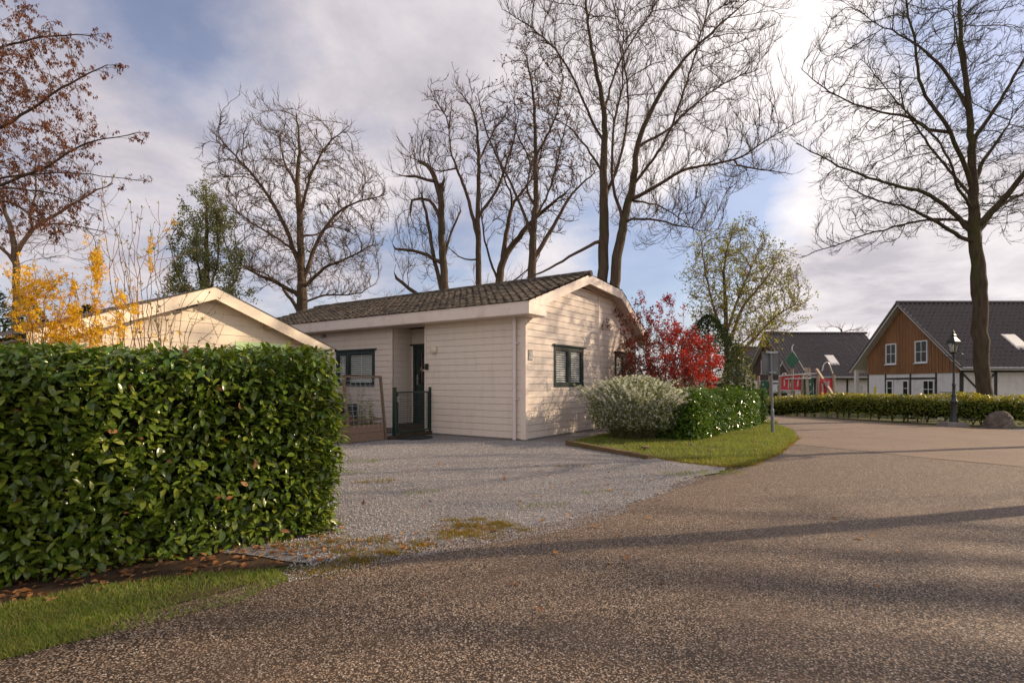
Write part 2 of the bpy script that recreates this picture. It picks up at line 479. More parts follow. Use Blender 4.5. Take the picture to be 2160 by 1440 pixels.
def scatter(mb, Pp, D, N, L, W, tmpl):
    """one small blade, leaf or stone per point: D its length, N its face"""
    Pp = np.asarray(Pp, float); n = len(Pp)
    if n == 0: return
    D = nrm(D); B = nrm(np.cross(N, D)); N2 = np.cross(D, B)
    T, q, tr = tmpl
    L = np.broadcast_to(np.asarray(L, float), (n,)); W = np.broadcast_to(np.asarray(W, float), (n,))
    V = (Pp[:, None] + D[:, None] * (T[None, :, 0:1] * L[:, None, None]) + B[:, None] * (T[None, :, 1:2] * W[:, None, None])
         + N2[:, None] * (T[None, :, 2:3] * L[:, None, None]))
    k = len(T)
    off = (np.arange(n) * k)[:, None, None]
    base = mb.n
    V = V.reshape(-1, 3)
    first = True
    for f in (q, tr):
        if not f: continue
        fs = (np.array(f)[None] + off).reshape(-1, len(f[0]))
        if first:
            mb.add(V, fs); first = False
        else:
            mb.b.append((np.zeros((0, 3)), fs + base))


def in_poly(pts, poly):
    x, y = pts[:, 0], pts[:, 1]
    c = np.zeros(len(pts), bool)
    n = len(poly)
    for i in range(n):
        x0, y0 = poly[i][:2]; x1, y1 = poly[(i + 1) % n][:2]
        if y0 == y1: continue
        c ^= ((y0 > y) != (y1 > y)) & (x < (x1 - x0) * (y - y0) / (y1 - y0) + x0)
    return c


def sample_poly(poly, n):
    A = np.array([p[:2] for p in poly], float)
    lo, hi = A.min(0), A.max(0)
    out = []
    tot = 0
    while tot < n:
        p = RNG.uniform(lo, hi, (n * 2, 2))
        p = p[in_poly(p, poly)]
        out.append(p); tot += len(p)
    return np.concatenate(out)[:n]


class Wob:
    """smooth wobble of (u, v)"""

    def __init__(s, n=10, f=(1.5, 9)):
        s.k = RNG.normal(size=(n, 2)); s.k = nrm(s.k) * RNG.uniform(*f, (n, 1))
        s.p = RNG.uniform(0, 6.28, n); s.a = 1 / np.linalg.norm(s.k, axis=1); s.a /= s.a.sum()

    def __call__(s, u, v):
        return (np.sin(np.stack([u, v], -1) @ s.k.T + s.p) * s.a).sum(-1)


# ---------------------------------------------------------------- the ground
def tz(x, y):
    """terrain height: level near the camera, falling 0.75 m beyond the road"""
    t = np.clip((y + .35 * (np.asarray(x) - 10) - 19.5) / 5.0, 0, 1) * np.clip((np.asarray(x) - 4) / 5, 0, 1)
    return -.75 * t * t * (3 - 2 * t)


def sheet(name, poly, z, mat, jit=.0, seg=.25, label=None, kind='structure', open_from=None):
    """flat polygon with an uneven edge"""
    pts = []
    n = len(poly)
    for i in range(n):
        a = np.array(poly[i][:2], float); b = np.array(poly[(i + 1) % n][:2], float)
        k = max(1, int(np.linalg.norm(b - a) / seg)) if jit else 1
        k = min(k, 80)
        for j in range(k):
            pts.append(a + (b - a) * j / k)
    pts = np.array(pts)
    if jit:
        w = Wob(14, (2, 30)); w2 = Wob(14, (2, 30))
        pts = pts + np.stack([w(pts[:, 0], pts[:, 1]), w2(pts[:, 0], pts[:, 1])], -1) * jit * 2.2
    tri = tessellate_polygon([[Vector((p[0], p[1], 0)) for p in pts]])
    V = np.column_stack([pts, np.full(len(pts), z)])
    mb = MB().add(V, tri)
    o = mb.build(name, mat)
    o['kind'] = kind
    if label: o['label'] = label
    return o


gx = np.concatenate([np.linspace(-400, -30, 12), np.linspace(-26, 50, 96), np.linspace(60, 400, 12)])
gy = np.concatenate([np.linspace(-120, -12, 8), np.linspace(-10, 60, 90), np.linspace(70, 900, 16)])
XX, YY = np.meshgrid(gx, gy)
V = np.column_stack([XX.ravel(), YY.ravel(), tz(XX.ravel(), YY.ravel())])
nx, ny = len(gx), len(gy)
ii = (np.arange(ny - 1)[:, None] * nx + np.arange(nx - 1)[None]).ravel()
o = MB().add(V, np.stack([ii, ii + 1, ii + nx + 1, ii + nx], -1)).build('ground', M['ground'], smooth=True)
tag(o, 'soil and grass ground beneath the whole park', kind='structure')

ROAD = [G(0, 1345), G(200, 1298), G(400, 1252), G(575, 1216), G(690, 1192), (-1.0, 5.2), (1.5, 6.4), G(1500, 1004), G(1590, 982), G(1650, 955), G(1683, 926), G(1672, 908),
        G(1640, 897), G(1600, 889), G(1540, 884), (5.2, 22.5), (8.2, 22.6), (10.4, 19.6), (11.45, 16.6), (12.6, 15.0), (15.5, 13.2), (40, 6), (40, -14), (-16, -14), (-9.5, -2.7)]
sheet('road', ROAD, .008, M['asphalt'], .03, .3, 'exposed aggregate asphalt road, brown with pale pebbles')
FAR = [G(1672, 938), G(1800, 950), G(1920, 963), G(2160, 986), (14, 7.2), (40, 4.5), (39.5, 5.9), (15.4, 13.0), (12.5, 14.8), (11.35, 16.5), (10.3, 19.5), (8.1, 22.4), (5.3, 22.3), G(1545, 885), G(1602, 890),
       G(1642, 898), G(1676, 909), G(1686, 925)]
sheet('road_resurfaced', FAR, .012, M['asphalt_far'], .012, .3, 'smoother tan stretch of road along the low hedge')
GRAVEL = [(-4.5, 5.2), G(560, 1190), G(640, 1196), G(700, 1186), G(830, 1163), G(1000, 1133), G(1150, 1108), G(1290, 1074), G(1400, 1040), G(1480, 1006), G(1530, 985), G(1430, 974), (2.5, 10.4), (5, 14.5), (1.5, 16), (-7, 15),
          (-7, 9)]
sheet('gravel_drive', GRAVEL, .012, M['gravel'], .11, .09, 'grey gravel driveway before the bungalow')
SOIL = [(-9, -.9), G(0, 1300), G(300, 1240), G(590, 1196), G(700, 1180), G(740, 1120), (-1.2, 5.6), (-5, 4.5), (-9.5, 1)]
sheet('soil_strip', SOIL, .006, M['soil'], .03, .2, 'bare brown soil under the tall laurel hedge')
STRIP = [(-8, -1.9), G(0, 1290), G(200, 1248), G(400, 1222), G(575, 1213), G(560, 1222), G(470, 1250), G(335, 1287), G(200, 1320), G(0, 1372), (-9, -2.3)]
sheet('grass_verge', STRIP, .012, M['turf'], .025, .1, 'narrow grass verge between tall hedge and road')
LAWN = [G(1198, 934), G(1290, 950), G(1365, 964), G(1440, 977), G(1530, 986), G(1592, 981), G(1645, 956), G(1682, 926), G(1671, 908), G(1640, 898), (8.3, 17.2), (6.6, 18), (2.0, 12.5)]
sheet('lawn_patch', LAWN, .018, M['turf'], .05, .1, 'grass patch round the sign post and clipped laurel hedge')
BED = [G(1455, 940), G(1540, 927), G(1624, 900), (8.0, 16.6), (6.6, 17.4), (2.4, 12.2), (2.6, 11.2)]
sheet('planting_bed', BED, .023, M['soil'], .04, .15, 'bare soil edge along the foot of the clipped laurel hedge')


def clumps(cs, n):
    """points in soft uneven clumps (x, y, spread, share)"""
    w_ = np.array([c[3] for c in cs]); k = RNG.choice(len(cs), n, p=w_ / w_.sum())
    c = np.array([q[:3] for q in cs])[k]
    return c[:, :2] + RNG.normal(size=(n, 2)) * c[:, 2:3] * [1, .6]


def blades(name, poly, n, mat, lo, hi, w, label, z=.016, clump=1.0, lean=.5, cat=None, pts=None):
    p = sample_poly(poly, n) if pts is None else pts
    e1, e2 = Wob(16, (3, 26)), Wob(16, (3, 26))
    p = p + np.stack([e1(p[:, 0], p[:, 1]), e2(p[:, 0], p[:, 1])], -1) * .08
    if clump:
        wb = Wob(16, (2, 16))
        k = wb(p[:, 0], p[:, 1]) * 2.4 + RNG.normal(size=len(p)) * .5 > -.55 * clump
        p = p[k]
    q = np.column_stack([p, np.full(len(p), z)])
    D = np.array((0, 0, 1.)) + rdir(len(q)) * lean
    D[:, 2] = np.abs(D[:, 2]) + .15
    N = rdir(len(q)); N[:, 2] *= .3
    mb = MB()
    scatter(mb, q, D, N, RNG.uniform(lo, hi, len(q)), w, T_BLADE)
    o = mb.build(name, mat)
    return tag(o, label, cat, kind='stuff')


NEAR_STRIP = [G(-250, 1400), G(-100, 1306), G(0, 1282), G(200, 1242), G(400, 1214), G(585, 1206), G(605, 1230), G(490, 1272), G(350, 1311), G(210, 1346), G(0, 1400), G(-120, 1450)]
blades('grass', NEAR_STRIP, 30000, M['grass'], .012, .045, .0035, 'short green grass growing on the verge below the tall hedge', .012, .75, .85)
LAWN_IN = [p for p in LAWN]
blades('grass', LAWN_IN, 60000, M['grass'], .025, .08, .006, 'rough green grass on the patch round the sign post', .016, 1.2, .7)
blades('grass', [G(1370, 966), G(1440, 979), G(1535, 989), G(1600, 983), G(1655, 955), G(1690, 925), G(1672, 920), G(1600, 965), G(1500, 968)], 5000, M['moss'], .015, .04, .006,
       'yellowed grass and moss fringing the patch by the road', .014, 0, .8)
mo = [(*G(px, py)[:2], sp_, wt_) for px, py, sp_, wt_ in [(965, 1128, .09, 3), (985, 1112, .07, 2), (1020, 1118, .12, 3), (1050, 1106, .06, 2), (1072, 1112, .05, 1), (960, 1100, .05, 1), (1010, 1098, .05, 1), (1000, 1135, .10, 1.5), (1100, 1120, .05, .6), (930, 1140, .06, .8)]]
blades('moss', None, 2600, M['moss'], .010, .034, .005, 'yellow moss tufts in the gravel where drive meets road', .014, 0, .8, pts=clumps(mo, 2600))
mo = [(*G(px, py)[:2], sp_, 1) for px, py, sp_ in [(700, 1200, .10), (735, 1182, .07), (770, 1170, .12), (815, 1172, .06), (850, 1158, .09), (895, 1150, .06), (760, 1190, .06), (660, 1212, .10), (720, 1165, .06)]]
blades('moss', None, 1900, M['moss'], .010, .032, .005, 'mossy fringe along the gravel edge beside the tall hedge', .014, 0, .8, pts=clumps(mo, 1900))
for k, (px, py, rr, nn) in enumerate([(790, 1018, .18, 150), (892, 1042, .12, 60), (745, 975, .3, 190), (1205, 985, .2, 60), (1262, 1040, .16, 50), (1140, 1070, .18, 60), (700, 1150, .3, 300), (715, 1000, .25, 130), (1480, 1000, .4, 260)]):
    c = G(px, py)
    blades('grass_tuft', None, nn, M['grass'] if k % 3 else M['moss'], .015, .06, .006,
           'small weed tuft growing up through the gravel', .014, 0, .8, pts=clumps([(c[0] + a_, c[1] + b_, rr * f_, f_) for a_, b_, f_ in [(0, 0, .5), (rr, .05, .25), (-rr * .8, -.06, .3)]], nn))['group'] = 'weed tufts in the gravel drive'

# gravel and aggregate grains as real stones
p = sample_poly([G(600, 1150), G(660, 1200), G(830, 1170), G(1000, 1140), G(1150, 1114), G(1290, 1080), G(1400, 1046), G(1490, 1008), G(1420, 978), (1.9, 10.6), (.3, 11.2), (-3.5, 11.5), (-3.5, 7)], 60000)
q = np.column_stack([p, np.full(len(p), .016)])
mb = MB()
s_ = RNG.uniform(.008, .019, len(q))
scatter(mb, q, rdir(len(q)) * [1, 1, .25], rdir(len(q)) * .4 + [0, 0, 1], s_, s_ * RNG.uniform(.6, 1, len(q)), T_STONE)
e = sample_poly([G(560, 1240), G(700, 1215), G(860, 1180), G(1000, 1158), G(1200, 1120), G(1330, 1080), G(1300, 1050), G(1100, 1090), G(800, 1150), G(640, 1170)], 7000)
q = np.column_stack([e, np.full(len(e), .014)])
s_ = RNG.uniform(.006, .014, len(q))
scatter(mb, q, rdir(len(q)) * [1, 1, .25], rdir(len(q)) * .4 + [0, 0, 1], s_, s_ * .8, T_STONE)
tag(mb.build('gravel', M['stone_bits']), 'loose grey gravel stones lying on the drive', kind='stuff')

# fallen leaves
pts = [sample_poly([G(-150, 1330), G(0, 1300), G(300, 1238), G(590, 1196), G(735, 1160), G(720, 1110), (-2.4, 4.1), (-3.6, 3.2)], 520), sample_poly(GRAVEL[1:11] + [(-1.5, 8)], 90),
       sample_poly([G(100, 1380), G(700, 1230), G(1400, 1080), G(1900, 1050), G(2000, 1300), G(900, 1400)], 26), sample_poly([G(1380, 968), G(1540, 992), G(1690, 930), G(1660, 920), G(1500, 950)], 160),
       sample_poly([G(600, 1215), G(1080, 1120), G(1080, 1090), G(690, 1150)], 110)]
p = np.concatenate(pts)
q = np.column_stack([p, np.full(len(p), .022)])
mb = MB()
s_ = RNG.uniform(.03, .075, len(q))
scatter(mb, q, rdir(len(q)) * [1, 1, .2], rdir(len(q)) * .45 + [0, 0, 1], s_, s_ * .55, T_LEAF4)
tag(mb.build('fallen_leaves', M['dry']), 'dry brown fallen leaves scattered at the hedge foot and drive', kind='stuff')


# ---------------------------------------------------------------- trees
def catmull(pts, step):
    pts = np.asarray(pts, float)
    if len(pts) < 3:
        n = max(2, int(np.linalg.norm(pts[-1][:3] - pts[0][:3]) / step) + 1)
        return np.array([pts[0] + (pts[-1] - pts[0]) * t for t in np.linspace(0, 1, n)])
    p = np.vstack([2 * pts[0] - pts[1], pts, 2 * pts[-1] - pts[-2]])
    out = []
    for i in range(1, len(p) - 2):
        n = max(1, int(round(np.linalg.norm(p[i + 1][:3] - p[i][:3]) / step)))
        for t in np.arange(n) / n:
            out.append(.5 * (2 * p[i] + (p[i + 1] - p[i - 1]) * t + (2 * p[i - 1] - 5 * p[i] + 4 * p[i + 1] - p[i + 2]) * t * t + (3 * p[i] - p[i - 1] - 3 * p[i + 1] + p[i + 2]) * t ** 3))
    out.append(p[-2])
    return np.array(out)


def grow(limbs, attr, step, kill, up=.12, wob=.22, iters=120, rtip=.006, expo=2.3, reach=1e9):
    """limbs: list of (polyline Nx4 xyz+r, trunk?) ; branches then grow towards the points attr"""
    pos, par, spec, lid, lastdir = [], [], [], [], []
    for li, (pl, istr) in enumerate(limbs):
        c = catmull(pl, step)
        c[1:-1, :3] += RNG.normal(size=(max(len(c) - 2, 0), 3)) * min(step, .4) * .05
        if li == 0: prev = -1; k0 = 0
        else:
            d = np.linalg.norm(np.array(pos) - c[0, :3], axis=1)
            prev = int(d.argmin()) if d.min() < 2.0 else -1
            k0 = 1 if prev >= 0 else 0
        for k in range(k0, len(c)):
            pos.append(c[k, :3]); par.append(prev); spec.append(c[k, 3]); lid.append(li if istr else -2)
            prev = len(pos) - 1
    n0 = len(pos)
    pos = [np.array(q) for q in pos]
    attr = np.asarray(attr, float)
    alive = np.ones(len(attr), bool)
    used = set()
    for it in range(iters):
        if not alive.any(): break
        kd = kdtree.KDTree(len(pos))
        for i, q in enumerate(pos): kd.insert(q, i)
        kd.balance()
        acc = {}
        for ai in np.nonzero(alive)[0]:
            a = attr[ai]
            _, i, d = kd.find(a)
            if d < kill: alive[ai] = False
            elif d < reach: acc.setdefault(i, []).append((a - pos[i]) / d)
        if not acc: break
        new = 0
        for i, ds in acc.items():
            d = np.sum(ds, 0)
            ln = np.linalg.norm(d)
            if ln < 1e-6: continue
            d = d / ln
            if par[i] >= 0: d = d + .8 * nrm(pos[i] - pos[par[i]])
            d = nrm(d + RNG.normal(size=3) * wob + np.array((0, 0, up)))
            key = (i, tuple(np.round(d, 1)))
            if key in used: continue
            used.add(key)
            pos.append(pos[i] + d * step * RNG.uniform(.8, 1.2)); par.append(i); spec.append(0); lid.append(-1)
            new += 1
        if not new: break
    pos = np.array(pos); par = np.array(par); n = len(pos)
    acc = np.zeros(n)
    order = np.arange(n)[::-1]
    for i in order:
        if i < n0 and False: pass
        if acc[i] == 0: acc[i] = rtip ** expo
        if par[i] >= 0: acc[par[i]] += acc[i]
    rad = acc ** (1 / expo)
    for i in range(n):
        if i < n0: rad[i] = spec[i]
        elif par[i] >= 0: rad[i] = min(rad[i], rad[par[i]] * .95)
        rad[i] = max(rad[i], rtip * .7)
    return pos, par, rad, np.array(lid), acc


def branch_mesh(pos, par, rad, lid, acc, want, mb, big=10):
    n = len(pos)
    kids = [[] for _ in range(n)]
    for i in range(n):
        if par[i] >= 0: kids[par[i]].append(i)
    stack = [(i, -1) for i in range(n) if par[i] < 0]
    while stack:
        i, p0 = stack.pop()
        ch = [p0, i] if p0 >= 0 else [i]
        first = i
        while kids[i]:
            same = [k for k in kids[i] if lid[i] != -1 and lid[k] == lid[i] and k == i + 1]
            m = same[0] if same else max(kids[i], key=lambda k: acc[k])
            for k in kids[i]:
                if k != m: stack.append((k, i))
            ch.append(m); i = m
        istrunk = lid[first] >= 0
        if istrunk != want or len(ch) < 2: continue
        r = rad[ch].copy()
        if p0 >= 0: r[0] = min(r[0], r[1] * 1.25)
        rm = r.max()
        mb.tube(pos[ch], r, big if rm > .08 else 6 if rm > .03 else 4 if rm > .012 else 3, cap=rm > .03)


def twig_block(mb, p0, d0, L, r0, curl=.3, up=.2):
    n = len(p0)
    d0 = nrm(d0)
    d1 = nrm(d0 + rdir(n) * curl + [0, 0, up]); d2 = nrm(d1 + rdir(n) * curl + [0, 0, up])
    p1 = p0 + d0 * L[:, None] * .4; p2 = p1 + d1 * L[:, None] * .35; p3 = p2 + d2 * L[:, None] * .3
    pts = np.stack([p0, p1, p2, p3], 1)
    rr = np.array((1, .8, .6, .3))[None] * r0[:, None]
    a = nrm(np.cross(d1, rdir(n))); b = np.cross(d1, a)
    th = np.arange(3) * 2 * math.pi / 3
    ring = np.cos(th)[None, :, None] * a[:, None] + np.sin(th)[None, :, None] * b[:, None]
    V = pts[:, :, None] + ring[:, None] * rr[:, :, None, None]
    V = V.reshape(-1, 3)
    off = (np.arange(n) * 12)[:, None, None, None]
    s = (np.arange(3) * 3)[None, :, None, None]
    k = np.arange(3); q = np.stack([k, (k + 1) % 3, (k + 1) % 3 + 3, k + 3], -1)[None, None]
    mb.add(V, (off + s + q).reshape(-1, 4))
    return p1, d1, p2, d2, p3, d2


def tree(name, label, base, limbs, attr, step=.34, kill=.6, up=.1, wob=.22, bark='bark', twig='twig', rt=.0075, twigs=2.0, tl=(.25, .6), leaf=None, group='bare trees', cat='tree', tup=.25, curl=.35,
         iters=120, sub=1, expo=2.3):
    pos, par, rad, lid, acc = grow(limbs, attr, step, kill, up, wob, iters, rt, expo)
    root = thing(name, label, cat, base, 0, group)
    b = np.asarray(base, float)
    mt = MB(); branch_mesh(pos, par, rad, lid, acc, True, mt, 12)
    mc = MB(); branch_mesh(pos, par, rad, lid, acc, False, mc, 8)
    # fine twigs on every thin branch
    thin = np.nonzero((rad < .035) & (par >= 0))[0]
    bd = nrm(pos[thin] - pos[par[thin]])
    k = RNG.poisson(twigs, len(thin))
    idx = np.repeat(np.arange(len(thin)), k)
    tips = []
    if len(idx):
        frac = RNG.uniform(0, 1, len(idx))[:, None]
        p0 = pos[thin[idx]] * (1 - frac) + pos[par[thin[idx]]] * frac
        d = nrm(bd[idx] * .9 + rdir(len(idx)) * .62 + [0, 0, tup])
        L = RNG.uniform(*tl, len(idx))
        r0 = np.full(len(idx), rt * .85)
        p1, d1, p2, d2, p3, d3 = twig_block(mc, p0, d, L, r0, curl, tup)
        tips += [(p3, d3), (p2, d2)]
        for s in range(sub):
            pp, dd = ((p1, d1), (p2, d2))[s % 2]
            a = twig_block(mc, pp, nrm(dd * .9 + rdir(len(pp)) * .6), L * RNG.uniform(.35, .65, len(L)), r0 * .8, curl, tup)
            tips.append((a[4], a[5]))
    part_of = lambda mb, nm, m: (setattr(mb, 'b', [(v - b, f) for v, f in mb.b]), mb.build(nm, m, root, True))[1]
    if mt.b: part_of(mt, 'trunk', M[bark])
    part_of(mc, 'crown', M[twig])
    if leaf and tips:
        tp = np.concatenate([t[0] for t in tips]); td = np.concatenate([t[1] for t in tips])
        leaf(root, b, tp, td)
    return root, (pos, par, rad)


def leaves_on(mat, per, size, tm=T_LEAF4, hang=0.0, spread=.06, ratio=.5, mask=None, name='foliage'):
    def fn(root, b, tp, td):
        if mask is not None:
            k = mask(tp); tp, td = tp[k], td[k]
        kk = RNG.poisson(per, len(tp))
        ix = np.repeat(np.arange(len(tp)), kk)
        if not len(ix): return
        p = tp[ix] + rdir(len(ix)) * spread * RNG.uniform(.2, 1, (len(ix), 1))
        D = nrm(td[ix] * .5 + rdir(len(ix)) * .8 + [0, 0, -hang])
        mb = MB()
        s = RNG.uniform(*size, len(ix))
        scatter(mb, p - b, D, rdir(len(ix)) + [0, 0, .4], s, s * ratio, tm)
        mb.build(name, M[mat], root)
    return fn


def env_pts(poly, Y, depth, n, bias=None):
    q = sample_poly(poly, n)
    A = np.array(poly, float)
    cx = (A[:, 0].min() + A[:, 0].max()) / 2; hw = (A[:, 0].max() - A[:, 0].min()) / 2
    dz = depth * np.sqrt(np.clip(1 - ((q[:, 0] - cx) / hw) ** 2, .08, 1)) * RNG.uniform(-1, 1, n)
    YY = Y + dz
    # keep the outline as seen from the front at the middle distance
    X = (q[:, 0] - CX) / F * Y; Z = H + (HY - q[:, 1]) / F * Y
    return np.column_stack([X, YY, Z])


def limb(Y, pts, r0=None, r1=None, dy=0.0, trunk=False):
    n = len(pts)
    out = []
    for i, p in enumerate(pts):
        f = i / max(n - 1, 1)
        r = p[2] if len(p) > 2 else r0 + (r1 - r0) * f
        q = P(p[0], p[1], Y)
        out.append((q[0], Y + dy * f, q[2], r))
    return (np.array(out), trunk)


def ptree(name, label, Y, trunk, limbs, env, depth, n, **kw):
    L = [limb(Y, t, trunk=True) for t in trunk] + [limb(Y, pts, r0, r1, dy) for pts, r0, r1, dy in limbs]
    b0 = P(trunk[0][0][0], trunk[0][0][1], Y)
    base = (b0[0], Y, float(tz(b0[0], Y)))
    ec = np.mean(np.array(env, float), 0); sh_ = kw.pop('inset', .45) * F / Y
    env = [tuple(ec + (np.array(e_) - ec) * max(.6, 1 - sh_ / np.linalg.norm(np.array(e_) - ec))) for e_ in env]
    L[0][0][0, 2] = base[2] - .1
    for k in range(1, len(trunk)):
        if trunk[k][0][1] > 690: L[k][0][0, 2] = base[2] - .1
    return tree(name, label, base, L, env_pts(env, Y, depth, n), **kw)


TREES = True
if TREES:
    # tall oak on the right
    ptree('oak_tree', 'tall dark bare oak with thick mossy trunk behind the low hedge at the right', 18.0,
          [[(2079, 900, 0.231), (2076, 830, 0.212), (2070, 760, 0.216), (2067, 700, 0.223), (2067, 640, 0.208), (2065, 600, 0.231), (2062, 560, 0.193), (2055, 490, 0.173), (2053, 400, 0.139), (2048, 300, 0.108), (2042, 200, 0.085), (2030, 100, 0.065), (2020, -40, 0.039)]],
          [([(2052, 512), (1990, 490), (1930, 465), (1870, 450), (1800, 440), (1745, 425)], 0.068, 0.014, -1.2), ([(2050, 488), (2010, 440), (1960, 400), (1900, 380), (1820, 350), (1750, 310), (1705, 280)], 0.080, 0.012, .8),
           ([(2052, 400), (2020, 350), (1970, 280), (1910, 210), (1880, 120), (1850, 50), (1830, -20)], 0.080, 0.012, -1.5), ([(1972, 284), (1930, 240), (1860, 215), (1780, 170), (1725, 110)], 0.056, 0.012, 1.0),
           ([(2045, 230), (2000, 120), (1950, 50), (1900, 0)], 0.064, 0.016, 1.2), ([(2060, 480), (2110, 420), (2150, 360), (2200, 300), (2260, 210)], 0.120, 0.024, -.8),
           ([(2062, 492), (2120, 440), (2190, 400), (2280, 360)], 0.096, 0.024, 1.5), ([(2053, 390), (2090, 330), (2140, 270), (2180, 220)], 0.080, 0.016, .7),
           ([(2048, 300), (2080, 240), (2120, 150), (2160, 80)], 0.072, 0.016, -1), ([(2042, 200), (2052, 100), (2062, -20)], 0.056, 0.016, 1.0), ([(2053, 420), (1990, 290), (1960, 180), (1980, 90)], 0.048, 0.012, 1.8),
           ([(2050, 470), (1990, 455), (1900, 470), (1800, 500), (1740, 520)], 0.048, 0.010, 1.6), ([(2052, 440), (2000, 410), (1940, 330), (1840, 270), (1750, 200)], 0.056, 0.010, -1.8)],
          [(1715, 60), (1740, -60), (1900, -150), (2100, -200), (2350, -50), (2400, 250), (2300, 480), (2160, 520), (2040, 500), (1980, 530), (1880, 545), (1790, 530), (1720, 470), (1705, 380), (1700, 270), (1720, 180)],
          3.2, 6000, step=.28, kill=.42, bark='bark_oak', twig='bark_oak', wob=.24, curl=.3, tl=(.2, .5), twigs=1.6, sub=2, rt=.008, tup=.15, group=None)
    # the two stems towering behind the bungalow
    ptree('ash_tree', 'tallest bare tree with two close trunks rising behind the bungalow gable', 21.0,
          [[(1272, 800, .235), (1272, 590, .205), (1274, 480, .185), (1273, 350, .14), (1275, 250, .105), (1258, 150, .075), (1240, 50, .05), (1230, -80, .02)],
           [(1286, 800, .23), (1297, 590, .20), (1315, 470, .165), (1335, 390, .13), (1347, 300, .10), (1380, 220, .08), (1440, 130, .055), (1510, 60, .04), (1580, 0, .015)]],
          [([(1273, 420), (1310, 330), (1330, 200), (1320, 80), (1330, -40)], .07, .013, .8), ([(1270, 300), (1230, 220), (1180, 130), (1120, 80), (1060, 50)], .055, .01, -.8),
           ([(1274, 240), (1310, 120), (1380, 0), (1420, -80)], .05, .012, 1.5), ([(1316, 462), (1290, 400), (1285, 300), (1300, 200), (1280, 80)], .07, .013, -1.6),
           ([(1330, 425), (1390, 390), (1450, 360), (1540, 345), (1600, 310), (1690, 260)], .08, .01, -.6), ([(1540, 346), (1610, 355), (1680, 362)], .04, .01, .3),
           ([(1344, 310), (1420, 260), (1480, 200), (1560, 140), (1640, 100)], .06, .01, 1.4), ([(1320, 462), (1380, 470), (1430, 490), (1485, 505)], .05, .012, -1), ([(1271, 505), (1225, 530), (1160, 570), (1110, 592)], .07, .025, -.6),
           ([(1336, 390), (1400, 300), (1440, 180), (1470, 60), (1480, -40)], .06, .01, -1.5), ([(1272, 360), (1240, 300), (1200, 240), (1150, 210)], .05, .012, 1.4), ([(1330, 420), (1420, 430), (1500, 470)], .04, .01, 1.5)],
          [(1040, 40), (1100, -80), (1300, -150), (1560, -100), (1660, 20), (1650, 120), (1600, 200), (1690, 250), (1690, 370), (1600, 400), (1540, 440), (1500, 530), (1400, 545), (1330, 500), (1240, 430), (1180, 300), (1100, 170)],
          2.8, 6500, step=.30, kill=.45, wob=.11, curl=.14, tl=(.3, .75), twigs=1.6, sub=2, rt=.009, tup=.4, up=.2, group=None)
    top_mask = lambda p: (p[:, 2] > 9.5 + 1.5 * np.sin(p[:, 0] * 1.7)) | (RNG.uniform(size=len(p)) < .12)
    ptree('oak_tree', 'bare tree keeping rusty leaves in its top, just left of the tallest tree', 22.5,
          [[(1124, 800, .2), (1122, 590, .175), (1125, 480, .135), (1130, 420, .11), (1130, 330, .08), (1125, 200, .05), (1110, 120, .02)]],
          [([(1128, 545), (1170, 470), (1210, 400), (1260, 350)], .10, .025, .7), ([(1124, 505), (1100, 440), (1070, 380), (1030, 300), (1010, 220)], .07, .015, -.8), ([(1128, 430), (1112, 400), (1118, 330), (1090, 260), (1085, 170)], .06, .012, .9),
           ([(1130, 330), (1165, 270), (1185, 190)], .05, .012, -.8), ([(1126, 470), (1160, 400), (1180, 320), (1200, 250)], .05, .012, -1.2)],
          [(1050, 110), (1110, 92), (1190, 130), (1235, 230), (1240, 380), (1190, 450), (1100, 450), (1040, 350), (1035, 200)], 1.8, 2400, step=.28, kill=.42, wob=.24, curl=.3, twigs=1.8, tl=(.2, .5), rt=.010,
          leaf=leaves_on('oakleaf', .5, (.08, .14), hang=.8, mask=top_mask), group=None)
    ptree('maple_tree', 'leaning bare tree forking low, second left of the tallest tree', 24.0,
          [[(1040, 800, .2), (1052, 620, .18), (1062, 550, .15), (1095, 500, .12), (1140, 450, .085), (1190, 410, .04)]],
          [([(1058, 570), (1070, 480), (1085, 420), (1120, 370), (1150, 300)], .12, .02, .8), ([(1054, 600), (1030, 540), (1018, 470), (1016, 420)], .06, .015, -.7), ([(1050, 610), (1090, 590), (1130, 560)], .05, .015, -.7),
           ([(1085, 430), (1060, 370), (1040, 300)], .05, .012, -.9)],
          [(1000, 300), (1080, 230), (1200, 280), (1250, 400), (1240, 480), (1150, 540), (1040, 540), (1005, 430)], 1.8, 2000, step=.3, kill=.45, twigs=1.8, tl=(.25, .55), rt=.010, group=None)
    ptree('alder_tree', 'slender straight bare tree with small cones, right of the lopped tree', 23.0,
          [[(1010, 800, .15), (1010, 600, .125), (1008, 460, .10), (1010, 340, .07), (1000, 240, .04), (965, 190, .015)]],
          [([(1009, 510), (985, 410), (962, 350), (945, 290), (950, 200)], .085, .015, .6), ([(1009, 455), (1050, 400), (1080, 320), (1095, 250)], .07, .015, -.7), ([(1010, 338), (1040, 270), (1078, 205)], .05, .012, .8),
           ([(960, 350), (930, 360), (885, 335), (840, 315)], .04, .01, .4), ([(950, 260), (920, 215), (905, 190)], .03, .01, -.3), ([(1008, 550), (970, 545), (940, 520)], .04, .01, -.6)],
          [(890, 190), (960, 165), (1050, 195), (1110, 230), (1110, 380), (1050, 440), (1000, 420), (960, 380), (890, 340), (830, 325), (880, 260)], 1.6, 2300, step=.28, kill=.42, wob=.24, curl=.3, twigs=1.8, tl=(.2, .5), rt=.010,
          leaf=leaves_on('oakleaf', .15, (.06, .1), hang=.9), group=None)
